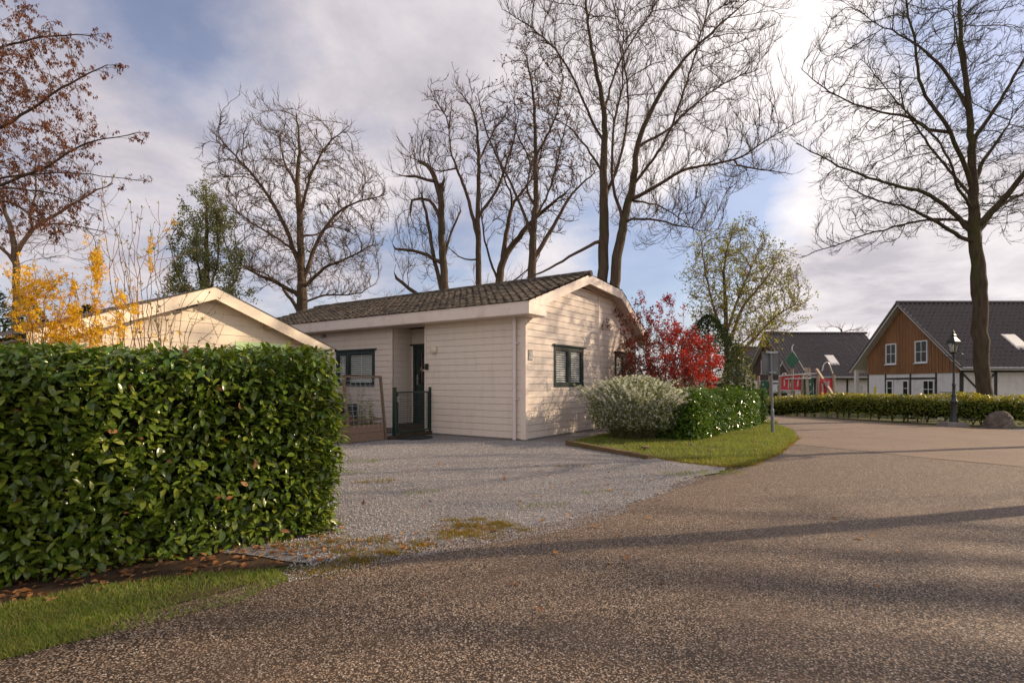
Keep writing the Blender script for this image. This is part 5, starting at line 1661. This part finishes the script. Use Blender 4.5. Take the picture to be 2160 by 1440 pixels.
bq = G(2120, 905)
rock('boulder', 'brown grey boulder lying in front of the low hedge near the oak', (bq[0], bq[1] + .3, 0), .33, .30, .40, 5)
gp = [G(2075, 902), G(2240, 916), (16.5, 12.9), (14.2, 14.3), (12.9, 15.0)]
sheet('gravel_strip', gp, .014, M['gravel'], .03, .2, 'grey gravel strip in front of the low hedge')
rock('boulder', 'small grey stone beside the concrete foot of the lamp post', (G(2150, 903)[0] + .1, 14.35, 0), .16, .12, .09, 9)

# ---------------------------------------------------------------- sign post
sp = G(1630, 915)
SIGN = thing('road_sign', 'grey road sign seen from behind on a pole in the grass', 'sign', (sp[0], sp[1], 0), 0)
mb = MB(); mb.tube([(0, 0, 0), (-.012, 0, .55)], .038, 10); mb.lathe([(.042, .53), (.042, .56), (.026, .6)], 10, (-.012, 0, 0)); mb.tube([(-.012, 0, .56), (-.03, 0, 1.40)], .026, 10); mb.tube([(-.03, 0, 1.40), (-.04, 0, 1.95)], .022, 10)
mb.build('pole', M['pole_paint'], SIGN, True)
mb = MB()
mb.box(-.24, .19, -.055, -.047, 1.40, 1.95)
for a in ((-.24, -.225, 1.40, 1.95), (.175, .19, 1.40, 1.95)): mb.box(a[0], a[1], -.047, -.03, a[2], a[3])
mb.box(-.225, .175, -.047, -.03, 1.935, 1.95); mb.box(-.225, .175, -.047, -.03, 1.40, 1.415)
panel = mb.build('sign_panel', M['sign_back'], SIGN)
panel.rotation_euler = (0, 0, R(180)); panel.location = (-.05, 0, 0)
mb = MB(); mb.box(-.17, .11, -.036, -.020, 1.91, 1.955); mb.box(-.10, .06, -.04, .03, 1.90, 1.925); mb.box(-.10, .06, -.04, .03, 1.44, 1.465); mb.box(-.06, .0, .028, .034, 1.41, 1.94)
mb.build('bracket', M['grey_metal'], SIGN)

# ---------------------------------------------------------------- lamp post
lp = G(2012, 899)
LAMP = thing('lamp_post', 'black old fashioned lamp post with four sided lantern before the low hedge', 'street lamp', (lp[0], lp[1], 0))
mb = MB(); mb.box(-.33, .27, -.2, .2, -.02, .10); mb.box(-.30, .24, -.17, .17, .10, .125); mb.build('foot_block', M['plinth'], LAMP)
mb = MB()
mb.lathe([(0.105, .125), (0.105, .16), (0.092, .19), (0.092, .21), (0.081, .25), (0.072, .3), (0.070, .62), (0.077, .65), (0.092, .67), (0.092, .70), (0.072, .73), (0.055, .78), (0.047, .84), (0.055, .86), (0.047, .88), (0.039, 1.0), (0.037, 1.12), (0.047, 1.14), (0.047, 1.17),
          (0.034, 1.2), (0.027, 1.5), (0.024, 1.74), (0.030, 1.76), (0.030, 1.79), (0.022, 1.82), (0.020, 1.95), (0.028, 1.97), (0.028, 2.0), (0.017, 2.03)], 16)
mb.build('column', M['black_metal'], LAMP, True)
mb = MB()
mb.tube([(-.20, 0, 1.93), (.20, 0, 1.93)], .013, 8)
for sgn in (-1, 1):
    mb.tube([(sgn * .2 + sgn * .05 * math.sin(t), 0, 1.98 - .05 * math.cos(t)) for t in np.linspace(0, 4.2, 12)], np.linspace(.013, .008, 12), 6)
    mb.tube([(sgn * .02, 0, 1.86), (sgn * .09, 0, 1.87), (sgn * .12, 0, 1.92)], .009, 6)
mb.build('crossbar', M['black_metal'], LAMP, True)
lan = MB()
zb, zt, rb_, rt_ = 2.06, 2.34, .075, .145
cs = [(1, 1), (-1, 1), (-1, -1), (1, -1)]
lan.lathe([(.03, 2.0), (.06, 2.03), (.10, 2.05), (.10, 2.062)], 4, ph=math.pi / 4)
for (a, b_) in cs: lan.bar((a * rb_ * .72, b_ * rb_ * .72, zb), (a * rt_ * .72, b_ * rt_ * .72, zt), .018, .018)
for i in range(4):
    a, b_ = cs[i], cs[(i + 1) % 4]
    lan.bar((a[0] * rt_ * .72, a[1] * rt_ * .72, zt), (b_[0] * rt_ * .72, b_[1] * rt_ * .72, zt), .02, .02); lan.bar((a[0] * rb_ * .72, a[1] * rb_ * .72, zb), (b_[0] * rb_ * .72, b_[1] * rb_ * .72, zb), .018, .018)
lf_ = lan.build('lantern', M['black_metal'], LAMP)
lf_.location = (-.01, 0, 0)
for i in range(4):
    a, b_ = cs[i], cs[(i + 1) % 4]
    MB().quad((a[0] * rb_ * .70, a[1] * rb_ * .70, zb), (b_[0] * rb_ * .70, b_[1] * rb_ * .70, zb), (b_[0] * rt_ * .70, b_[1] * rt_ * .70, zt), (a[0] * rt_ * .70, a[1] * rt_ * .70, zt)).build('pane', M['lamp_glass'], lf_)
mb = MB(); mb.lathe([(.165, 2.345), (.16, 2.36), (.09, 2.45), (.05, 2.50), (.05, 2.52), (.075, 2.53), (.05, 2.56), (.03, 2.58), (.04, 2.60), (.012, 2.66), (.0, 2.68)], 4, ph=math.pi / 4)
mb.build('lantern_roof', M['black_metal'], lf_)
MB().lathe([(.014, 2.06), (.02, 2.12), (.03, 2.2), (.026, 2.26), (.0, 2.28)], 10).build('bulb', M['opal'], lf_, True)
lf_.rotation_euler = (0, 0, R(18))


# ---------------------------------------------------------------- holiday houses beyond the road
def holiday_house(label, X, Y, zb, L, clad, wins=True):
    root = thing('holiday_house', label, 'house', (X, Y, zb))
    W = 8.0; RID = 7.14; EZ = 2.85; y0, y1, ym = -.55, 9.45, 4.45
    sF = (RID - EZ) / (ym - y0)
    zf = lambda y: RID - abs(y - ym) * (RID - 2.88) / 5.0
    # upper cladding on the gable, ground floor stucco
    mb = MB()
    ups = [(5.05, 6.05, 3.25, 4.62), (2.35, 3.38, 3.25, 4.62)]
    ys = np.arange(0, W + .01, .135)
    for a, b_ in zip(ys[:-1], ys[1:]):
        ivs = [(2.6, None)]
        hole = [h for h in ups if a + .068 > h[0] and a + .068 < h[1]] if wins else []
        segs = [(2.6, min(zf(a), zf(b_)) - .16)] if not hole else [(2.6, hole[0][2]), (hole[0][3], min(zf(a), zf(b_)) - .16)]
        for z0, z1 in segs:
            if z1 <= z0: continue
            mb.box(-.045 - .008 * (int(a / .135) % 2), -.004, a + .010, b_ - .010, z0, z1)
    mb.box(-.004, .0, .0, W, 2.6, 3.4)
    part(mb, 'cladding', M[clad], root)
    mb = MB()
    pts = [(0, 0), (W, 0), (W, zf(W) - .1), (ym, RID - .14), (0, zf(0) - .1)]
    mb.prism(pts, lambda u, v: (.0, u, v), lambda u, v: (.12, u, v))
    mb.box(.12, L, 0.0, .12, 0, 2.62)
    mb.box(.12, L, W - .12, W, 0, 2.62)
    mb.prism(pts, lambda u, v: (L - .12, u, v), lambda u, v: (L, u, v))
    part(mb, 'wall', M['stucco'], root)
    # dark timbers
    mb = MB()
    for y in (W - .08, 6.12, 3.82, 1.72): mb.box(-.03, -.002, y - .06, y + .06, 0, 2.598)
    mb.box(-.028, -.002, 1.78, 3.76, 2.24, 2.36); mb.box(-.028, -.002, 3.88, 6.06, 2.24, 2.36)
    mb.box(-.035, .18, -.035, -.002, 0, 2.62)
    x = 2.0
    while x < L:
        mb.box(x - .08, x + .08, -.03, -.002, 0, 2.62); x += 2.9
    mb.bar((.2, -.012, 2.5), (1.9, -.012, .7), .1, .02, (0, 1, 0)); mb.bar((1.9, -.02, 2.5), (.2, -.02, .7), .1, .02, (0, 1, 0))
    mb.box(.45, .57, -.028, -.002, 0, 1.35)
    part_each(mb, 'timber', M['timber'], root)
    mb = MB(); mb.box(.0, L, -.06, -.036, 2.62, 2.86); part(mb, 'eaves_board', M['fascia_brown'], root)

    def win(y0_, y1_, z0, z1, bars=(1, 1), proud=.0, sill=True):
        f = MB(); t = .075; xo = -.02 - proud
        f.box(xo - .05, xo, y0_, y0_ + t, z0, z1); f.box(xo - .05, xo, y1_ - t, y1_, z0, z1); f.box(xo - .05, xo, y0_ + t, y1_ - t, z0, z0 + t); f.box(xo - .05, xo, y0_ + t, y1_ - t, z1 - t, z1)
        w_ = f.build('window', M['white_paint'], root)
        b2 = MB()
        for i in range(1, bars[0] + 1):
            y = y0_ + (y1_ - y0_) * i / (bars[0] + 1); b2.box(xo - .04, xo - .01, y - .018, y + .018, z0 + t, z1 - t)
        for i in range(1, bars[1] + 1):
            z = z0 + (z1 - z0) * i / (bars[1] + 1); b2.box(xo - .042, xo - .012, y0_ + t, y1_ - t, z - .018, z + .018)
        part_each(b2, 'glazing_bar', M['white_paint'], w_)
        MB().quad((xo - .02, y0_ + t, z0 + t), (xo - .02, y1_ - t, z0 + t), (xo - .02, y1_ - t, z1 - t), (xo - .02, y0_ + t, z1 - t)).build('pane', M['glass_far'], w_)
        MB().box(xo + .0, xo + .012, y0_ + t, y1_ - t, z0 + t, z1 - t).build('pane_backing', M['dark_inside'], w_)  # dark backing paints the unlit interior behind the glass
        if sill: MB().box(xo - .11, xo, y0_ - .06, y1_ + .06, z0 - .05, z0 - .003).build('sill', M['white_paint'], w_)

    if wins:
        for u in ups: win(*u, (1, 1))
        win(5.35, 5.98, 1.15, 2.2, (0, 1)); win(3.93, 4.5, 1.15, 2.2, (0, 1)); win(1.82, 2.75, .5, 2.2, (1, 2), sill=False)
    # side windows
    for xx in ((5.3, 6.3), (7.0, 7.9)) if L > 5 else ():
        f = MB(); z0, z1 = 1.0, 2.15; t = .07
        f.box(xx[0], xx[0] + t, -.06, -.004, z0, z1); f.box(xx[1] - t, xx[1], -.06, -.004, z0, z1); f.box(xx[0] + t, xx[1] - t, -.06, -.004, z0, z0 + t); f.box(xx[0] + t, xx[1] - t, -.06, -.004, z1 - t, z1)
        xm = (xx[0] + xx[1]) / 2
        f.box(xm - .02, xm + .02, -.05, -.01, z0 + t, z1 - t)
        w_ = f.build('window', M['white_paint'], root)
        MB().quad((xx[0] + t, -.03, z0 + t), (xx[1] - t, -.03, z0 + t), (xx[1] - t, -.03, z1 - t), (xx[0] + t, -.03, z1 - t)).build('pane', M['glass_far'], w_)
        MB().box(xx[0] + t, xx[1] - t, -.01, -.006, z0 + t, z1 - t).build('pane_backing', M['blind'], w_)  # pale curtain behind the side window
    # roof with pantiles
    mb = MB()
    tiles(mb, -.42, L + .4, (y0, EZ + .02), (ym, RID + .02), 18, .30, .048, .030, 8)
    tiles(mb, -.42, L + .4, (y1, 2.90), (ym, RID + .02), 18, .30, .030, .045, 4)
    x = -.45
    while x < L + .4:
        mb.tube([(x, ym, RID + .05), (x + .4, ym, RID + .065)], [.12, .105], 8); x += .4
    for k in range(19):
        for (ya, yb) in ((y0, ym), (y1, ym)):
            t0, t1 = k / 19, (k + 1) / 19
            ya_, yb_ = ya + (yb - ya) * t0, ya + (yb - ya) * t1
            za_, zb_ = zf(ya_) + .055, zf(yb_) + .045
            mb.bar((-.44, ya_, za_), (-.44, yb_, zb_), .07, .10)
    rf = part(mb, 'roof', M['tile_new'], root)
    mb = MB()
    for (ya, yb) in ((y0, ym), (y1, ym)):
        V = [(x_, y, z) for x_ in (-.40, -.36) for (y, z) in ((ya, zf(ya) - .17), (yb, RID - .17), (yb, RID - .005), (ya, zf(ya) - .005))]
        mb.add(V, [[0, 3, 2, 1], [4, 5, 6, 7], [0, 1, 5, 4], [1, 2, 6, 5], [2, 3, 7, 6], [3, 0, 4, 7]])
        mb.quad((-.36, ya, zf(ya) - .10), (L, ya, zf(ya) - .10), (L, yb, RID - .10), (-.36, yb, RID - .10))
    part(mb, 'bargeboard', M['barge'], root)
    mb = MB(); mb.tube([(-.36, y0 - .06, EZ - .02), (L + .4, y0 - .06, EZ - .02)], .06, 8); mb.box(-.36, L + .3, y0 - .02, y0 + .02, EZ - .14, EZ - .03)
    part(mb, 'gutter', M['zinc'], root)
    # skylight on the roof facing the road
    def rp(s, off): return np.array((y0 + (ym - y0) * s - off * .65, EZ + (RID - EZ) * s + off * .76))
    sk = MB(); p0, p1 = rp(.27, .1), rp(.46, .1); q0, q1 = rp(.25, .03), rp(.48, .03)
    sk.add([(3.8, *q0), (4.68, *q0), (4.68, *q1), (3.8, *q1), (3.84, *p0), (4.64, *p0), (4.64, *p1), (3.84, *p1)], [[0, 1, 5, 4], [1, 2, 6, 5], [2, 3, 7, 6], [3, 0, 4, 7], [4, 5, 6, 7]])
    so = sk.build('skylight', M['barge'], rf)
    a0, a1 = rp(.285, .108), rp(.45, .108)
    MB().quad((3.9, *a0), (4.58, *a0), (4.58, *a1), (3.9, *a1)).build('blind', M['skylight'], so)
    mb = MB(); mb.box(-.32, -.1, 8.8, 9.02, 0, 2.9); mb.box(-.3, L, 8.86, 9.0, 2.75, 2.95); mb.box(L - .3, L - .1, 8.8, 9.02, 0, 2.9)
    part_each(mb, 'porch_post', M['barge'], root)
    if wins: MB().box(-.012, -.003, 7.1, 7.32, 1.3, 1.75).build('notice', M['yellow_mark'], root)
    return root


holiday_house('nearest holiday house with orange brown boarded gable and skylight behind the lamp post', 25.2, 30.8, -.8, 12.5, 'cladding')
holiday_house('middle holiday house with shade-toned boarded gable behind the playground', 25.1, 49.0, -1.1, 8.8, 'cladding_shaded')
holiday_house('farthest holiday house half hidden by the budding tree', 32.0, 73.0, -.9, 9.0, 'cladding_shaded')

# ---------------------------------------------------------------- playground
PY = 31.0
pz = -.75
pb = P(1680, 800, PY)
PLAY = thing('playground_climber', 'playground climbing frame with red and green panels behind the low hedge', 'climbing frame', (pb[0], PY, pz))


def L3(px, py, dy=0.0):
    q = P(px, py, PY)
    return np.array((q[0] - pb[0], dy, q[2] - pz))


for px, py, dy in [(1610, 792, .6), (1634, 792, .6), (1641, 793, -.2), (1667, 778, -.2), (1688, 790, -.2), (1716, 775, .5), (1719, 792, -.3), (1752, 790, -.3)]:
    t = L3(px, py, dy); MB().cyl((t[0], dy, 0), t, .075, 10).build('post', M['play_post'], PLAY, True)


def ppanel(x0, x1, y0, y1, dy, mat, name, holes, marks=()):
    a, b_ = L3(x0, y0, dy), L3(x1, y1, dy)
    w_, h_ = b_[0] - a[0], a[2] - b_[2]
    # outline with a gently waved edge and rounded top
    pts = []
    for t in np.linspace(0, 1, 14): pts.append((w_ * (.04 + .03 * math.sin(t * 9)), h_ * t * .94))
    for t in np.linspace(0, 1, 9): pts.append((w_ * (.06 + .88 * t), h_ * (.94 + .06 * math.sin(t * math.pi))))
    for t in np.linspace(1, 0, 14): pts.append((w_ * (.96 + .03 * math.sin(t * 9 + 1)), h_ * t * .94))
    mb = MB().prism(pts, lambda u, v: (a[0] + u, dy - .02, b_[2] + v), lambda u, v: (a[0] + u, dy + .02, b_[2] + v))
    o = mb.build(name, M[mat], PLAY)
    if holes or marks:
        c = MB()
        for (u0, v0, u1, v1, rr) in holes:
            c.tube([(a[0] + w_ * u0, dy - .022, b_[2] + h_ * v0), (a[0] + w_ * (u0 + u1) / 2 + .01, dy - .024, b_[2] + h_ * (v0 + v1) / 2), (a[0] + w_ * u1, dy - .022, b_[2] + h_ * v1)], rr, 6)
        for m_ in marks:
            c.tube([(a[0] + w_ * u, dy - .024, b_[2] + h_ * v) for u, v in m_], .02, 6)
        c.build('cutout', M['cutout'], o)
    return o


smile = [(.2, .28), (.35, .2), (.5, .17), (.65, .2), (.8, .3)]
ppanel(1643, 1665, 791, 824, -.15, 'red_panel', 'panel', [(.35, .3, .35, .72, .04), (.75, .15, .78, .72, .035), (.35, .74, .8, .76, .02)])
ppanel(1670, 1687, 790, 824, -.15, 'red_panel', 'panel', [(.5, .25, .55, .6, .045), (.55, .6, .75, .85, .03)])
ppanel(1692, 1714, 799, 834, -.1, 'green_panel', 'panel', [(.6, .62, .62, .75, .05), (.38, .48, .42, .48, .045)], [smile])
ppanel(1720, 1751, 798, 836, -.25, 'red_panel', 'panel', [(.3, .1, .27, .72, .05), (.62, .15, .68, .85, .055)])
ppanel(1612, 1632, 802, 834, .55, 'green_panel', 'panel', [(.3, .68, .32, .78, .045), (.5, .45, .54, .45, .04)], [smile])
mb = MB()
for a, b_, dy in [((1638, 793), (1705, 788), -.25), ((1650, 799), (1705, 798), -.28), ((1642, 823), (1688, 823), -.2), ((1700, 788), (1727, 788), .2), ((1688, 791), (1719, 791), .4)]:
    MB().cyl(L3(*a, dy), L3(*b_, dy), .035, 8).build('rail', M['play_steel'], PLAY, True)
mb = MB().bar(L3(1704, 776, .2), L3(1685, 846, -1.0), .14, .1); mb.build('ramp_beam', M['play_post'], PLAY)
mb = MB().bar(L3(1726, 778, .2), L3(1744, 846, -1.0), .16, .1); mb.build('ramp_beam', M['play_post'], PLAY)
mb = MB().tube(catmull(np.array([L3(1728, 782, -.3), L3(1731, 770, -.3), L3(1737, 764.5, -.3), L3(1742, 768, -.3), L3(1750, 788, -.3)]), .08), .035, 8)
mb.tube(catmull(np.array([L3(1646, 793, -.2), L3(1648, 788, -.2), L3(1652, 787, -.2), L3(1655, 791, -.2)]), .08), .03, 8); mb.build('arch', M['play_steel'], PLAY, True)
dm = [L3(1652, 760), L3(1667, 741), L3(1681, 760), L3(1667, 777)]
mb = MB().prism([(q[0], q[2]) for q in dm], lambda u, v: (u, -.24, v), lambda u, v: (u, -.20, v)); mb.build('diamond_board', M['green_panel'], PLAY)
mb = MB().tube(catmull(np.array([L3(1667, 742, -.2), L3(1667, 732, -.2), L3(1671, 727, -.2)]), .06), .03, 8); mb.bar(L3(1653, 762, .1), L3(1643, 781, .1), .03, .03); mb.bar(L3(1670, 741, -.15), L3(1694, 781, -.15), .05, .05); mb.build('mast', M['play_steel'], PLAY)

# low black fence behind the hedge
fc = thing('rail_fence', 'low black rail fence between the low hedge and the houses', 'fence', (22.5, 28.2, -.75))
mb = MB(); mb.box(-3.2, 3.4, -.02, .02, .95, 1.03); mb.box(-3.2, 3.4, -.02, .02, .55, .62); part_each(mb, 'rail', M['black_metal'], fc)
for x in np.arange(-3.2, 3.5, 1.32): MB().box(x - .04, x + .04, -.06, -.02, 0, 1.1).build('post', M['black_metal'], fc)

# parked car
CAR = thing('parked_car', 'grey car parked behind the low hedge next to the oak trunk', 'car', (21.0, 26.0, -.75))
W2 = .86
bodyp = [(-2.1, .35), (-2.12, .7), (-1.95, .86), (-1.25, .95), (1.9, .98), (2.1, .85), (2.12, .4), (1.75, .3), (-1.75, .3)]
mb = MB().prism(bodyp, lambda u, v: (u, -W2, v), lambda u, v: (u, W2, v)); mb.build('body', M['car_paint'], CAR)
cab = [(-1.2, .951), (-.55, 1.40), (-.2, 1.475), (.75, 1.48), (1.3, 1.42), (1.85, .981)]
mb = MB().prism(cab, lambda u, v: (u, -W2 * (.95 - .25 * (v - .95)), v), lambda u, v: (u, W2 * (.95 - .25 * (v - .95)), v)); mb.build('cabin', M['car_paint'], CAR)
for s in (-1, 1):
    yy = lambda v: s * (W2 * (.95 - .25 * (v - .95)) + .004)
    for wp in ([(-1.0, 1.0), (-.5, 1.36), (-.15, 1.41), (.0, 1.41), (.0, 1.0)], [(.08, 1.0), (.08, 1.41), (.7, 1.41), (1.15, 1.36), (1.45, 1.0)]):
        MB().prism(wp, lambda u, v: (u, yy(v), v), lambda u, v: (u, yy(v) + s * .004, v)).build('window', M['dark_inside'], CAR)
    MB().tube([(-.2, s * .6, 1.51), (.9, s * .6, 1.515)], .018, 6).build('roof_rail', M['black_metal'], CAR)
    for x in (-1.3, 1.3):
        w_ = MB().cyl((x, s * .70, .31), (x, s * .88, .31), .31, 20).build('wheel', M['rubber'], CAR, True)
        MB().cyl((x, s * .881, .31), (x, s * .89, .31), .2, 16).build('rim', M['grey_metal'], w_)
    MB().box(-2.13, -2.05, s * .55 - .16, s * .55 + .16, .66, .8).build('headlight', M['white_paint'], CAR)

# ---------------------------------------------------------------- sky, sun, camera
SUN_EL, sdx, sdy = R(25), .965, .262
W_ = bpy.data.worlds.new('World'); SC.world = W_; W_.use_nodes = True
nt = W_.node_tree; nt.nodes.clear()


def wn(t, **kw):
    n = nt.nodes.new(t)
    for k, v in kw.items(): setattr(n, k, v)
    return n


def wl(a, b): nt.links.new(a, b)


def wm(op, a, b=0.0, c=0.0, clamp=False):
    m = wn('ShaderNodeMath', operation=op, use_clamp=clamp)
    for k, v in enumerate((a, b, c)):
        if hasattr(v, 'links'): wl(v, m.inputs[k])
        else: m.inputs[k].default_value = v
    return m.outputs[0]


def wmix(f, a, b, bt='MIX'):
    m = wn('ShaderNodeMix', data_type='RGBA', blend_type=bt)
    for k, v in ((0, f), (6, a), (7, b)):
        if hasattr(v, 'links'): wl(v, m.inputs[k])
        elif k == 0: m.inputs[0].default_value = v
        else: m.inputs[k].default_value = (*v, 1)
    return m.outputs[2]


def wramp(f, stops):
    r = wn('ShaderNodeValToRGB')
    e = r.color_ramp.elements
    e[0].position, e[0].color = stops[0][0], (*stops[0][1], 1); e[1].position, e[1].color = stops[-1][0], (*stops[-1][1], 1)
    for p, c in stops[1:-1]:
        x = e.new(p); x.color = (*c, 1)
    wl(f, r.inputs[0])
    return r.outputs[0]


sky = wn('ShaderNodeTexSky', sky_type='NISHITA')
sky.sun_disc = False
sky.sun_elevation = SUN_EL
sky.sun_rotation = math.atan2(sdx, sdy)
sky.air_density = 1.0; sky.dust_density = 1.2; sky.ozone_density = 1.5
tc = wn('ShaderNodeTexCoord')
sepx = wn('ShaderNodeSeparateXYZ'); wl(tc.outputs['Generated'], sepx.inputs[0])
zc = wm('ADD', wm('MAXIMUM', sepx.outputs[2], 0.0), .16)
cmb = wn('ShaderNodeCombineXYZ')
wl(wm('DIVIDE', sepx.outputs[0], zc), cmb.inputs[0]); wl(wm('DIVIDE', sepx.outputs[1], zc), cmb.inputs[1])
CLOUD_SEED = 3.7


def wnoise(scale, det, rough, seed, dist=0.0):
    n = wn('ShaderNodeTexNoise')
    n.noise_dimensions = '4D'
    n.inputs['Scale'].default_value = scale; n.inputs['Detail'].default_value = det; n.inputs['Roughness'].default_value = rough; n.inputs['W'].default_value = seed
    n.inputs['Distortion'].default_value = dist
    wl(cmb.outputs[0], n.inputs['Vector'])
    return n.outputs[0]


def blob(px, py, inner, outer):
    """soft spot of sky round a direction (degrees)"""
    d = wn('ShaderNodeVectorMath', operation='DOT_PRODUCT'); wl(tc.outputs['Generated'], d.inputs[0])
    d.inputs[1].default_value = tuple(nrm(np.array(((px - CX) / F, 1.0, (HY - py) / F))))
    a, b = math.cos(R(outer)), math.cos(R(inner))
    return wm('MULTIPLY', wm('SUBTRACT', d.outputs['Value'], a), 1 / (b - a), 0, True)


cn = wnoise(.8, 10, .58, CLOUD_SEED, .25)
for px, py, i_, o_, k in [(330, 20, 1, 13, -.10), (560, 190, 1, 13, -.10), (830, 130, 0, 8, -.06), (1600, 430, 0, 9, -.24), (1430, 560, 0, 9, -.12), (1990, 190, 0, 8, -.09), (1330, 480, 0, 8, -.07), (700, 60, 1, 10, .06), (1000, 40, 2, 14, .12),
                          (1540, 150, 4, 16, .22), (1850, 580, 2, 12, .12), (1640, 560, 0, 5, .14), (1960, 640, 0, 9, .08), (1800, 320, 0, 8, .10), (760, 330, 0, 8, .06), (300, 420, 2, 14, .07)]:
    cn = wm('ADD', cn, wm('MULTIPLY', blob(px, py, i_, o_), k))
cov = wramp(cn, [(.415, (0, 0, 0)), (.475, (.38, .38, .38)), (.57, (1, 1, 1))])
shade = wramp(wm('ADD', wnoise(1.3, 11, .62, CLOUD_SEED + 5, .3), wm('MULTIPLY', blob(1860, 545, 1, 8), -.12)), [(.34, (0, 0, 0)), (.66, (1, 1, 1))])
gl_ = wm('MULTIPLY', wm('MAXIMUM', wm('MAXIMUM', wm('MULTIPLY', blob(1560, 140, 0, 24), .85), wm('MULTIPLY', wm('MAXIMUM', blob(1690, 330, 0, 12), blob(1330, 330, 0, 13)), .62)), wm('MULTIPLY', blob(1950, 640, 2, 16), .5)), 1.0)
base_c = wmix(shade, (.40, .37, .415), (.74, .685, .695))
base_c = wmix(wm('MULTIPLY', gl_, wm('MULTIPLY_ADD', shade, .75, .22)), base_c, (1.0, .935, .90))
# extra brightness added to the unseen sky behind the camera, as fill light
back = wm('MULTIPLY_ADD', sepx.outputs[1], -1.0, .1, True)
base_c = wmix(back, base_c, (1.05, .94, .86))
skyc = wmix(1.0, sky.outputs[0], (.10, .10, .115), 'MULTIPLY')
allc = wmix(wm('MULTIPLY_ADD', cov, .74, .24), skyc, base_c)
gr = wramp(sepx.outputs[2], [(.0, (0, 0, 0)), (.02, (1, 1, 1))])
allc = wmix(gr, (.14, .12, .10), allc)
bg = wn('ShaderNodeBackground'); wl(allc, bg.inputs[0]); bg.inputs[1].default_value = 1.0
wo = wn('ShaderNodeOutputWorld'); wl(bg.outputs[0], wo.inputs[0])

sl_ = bpy.data.lights.new('sun', 'SUN'); sl_.energy = 5.0; sl_.angle = R(.5); sl_.color = (1, .785, .55)
so = bpy.data.objects.new('sun', sl_); COL.objects.link(so)
dvec = Vector((sdx * math.cos(SUN_EL), sdy * math.cos(SUN_EL), math.sin(SUN_EL)))
so.rotation_euler = dvec.to_track_quat('Z', 'Y').to_euler()

cam = bpy.data.cameras.new('camera')
cam.sensor_width = 36; cam.lens = F / 2160 * 36
cam.shift_y = (HY - 720) / 2160
cam.clip_start = .05; cam.clip_end = 3000
co = bpy.data.objects.new('camera', cam); COL.objects.link(co)
co.location = (0, 0, H); co.rotation_euler = (R(90), 0, 0)
SC.camera = co
vs = SC.view_settings
vs.view_transform = 'Standard'; vs.look = 'None'; vs.gamma = 1; vs.use_curve_mapping = False; vs.exposure = 0.38
SC.cycles.max_bounces = 6; SC.cycles.transparent_max_bounces = 12
SC.cycles.use_denoising = True
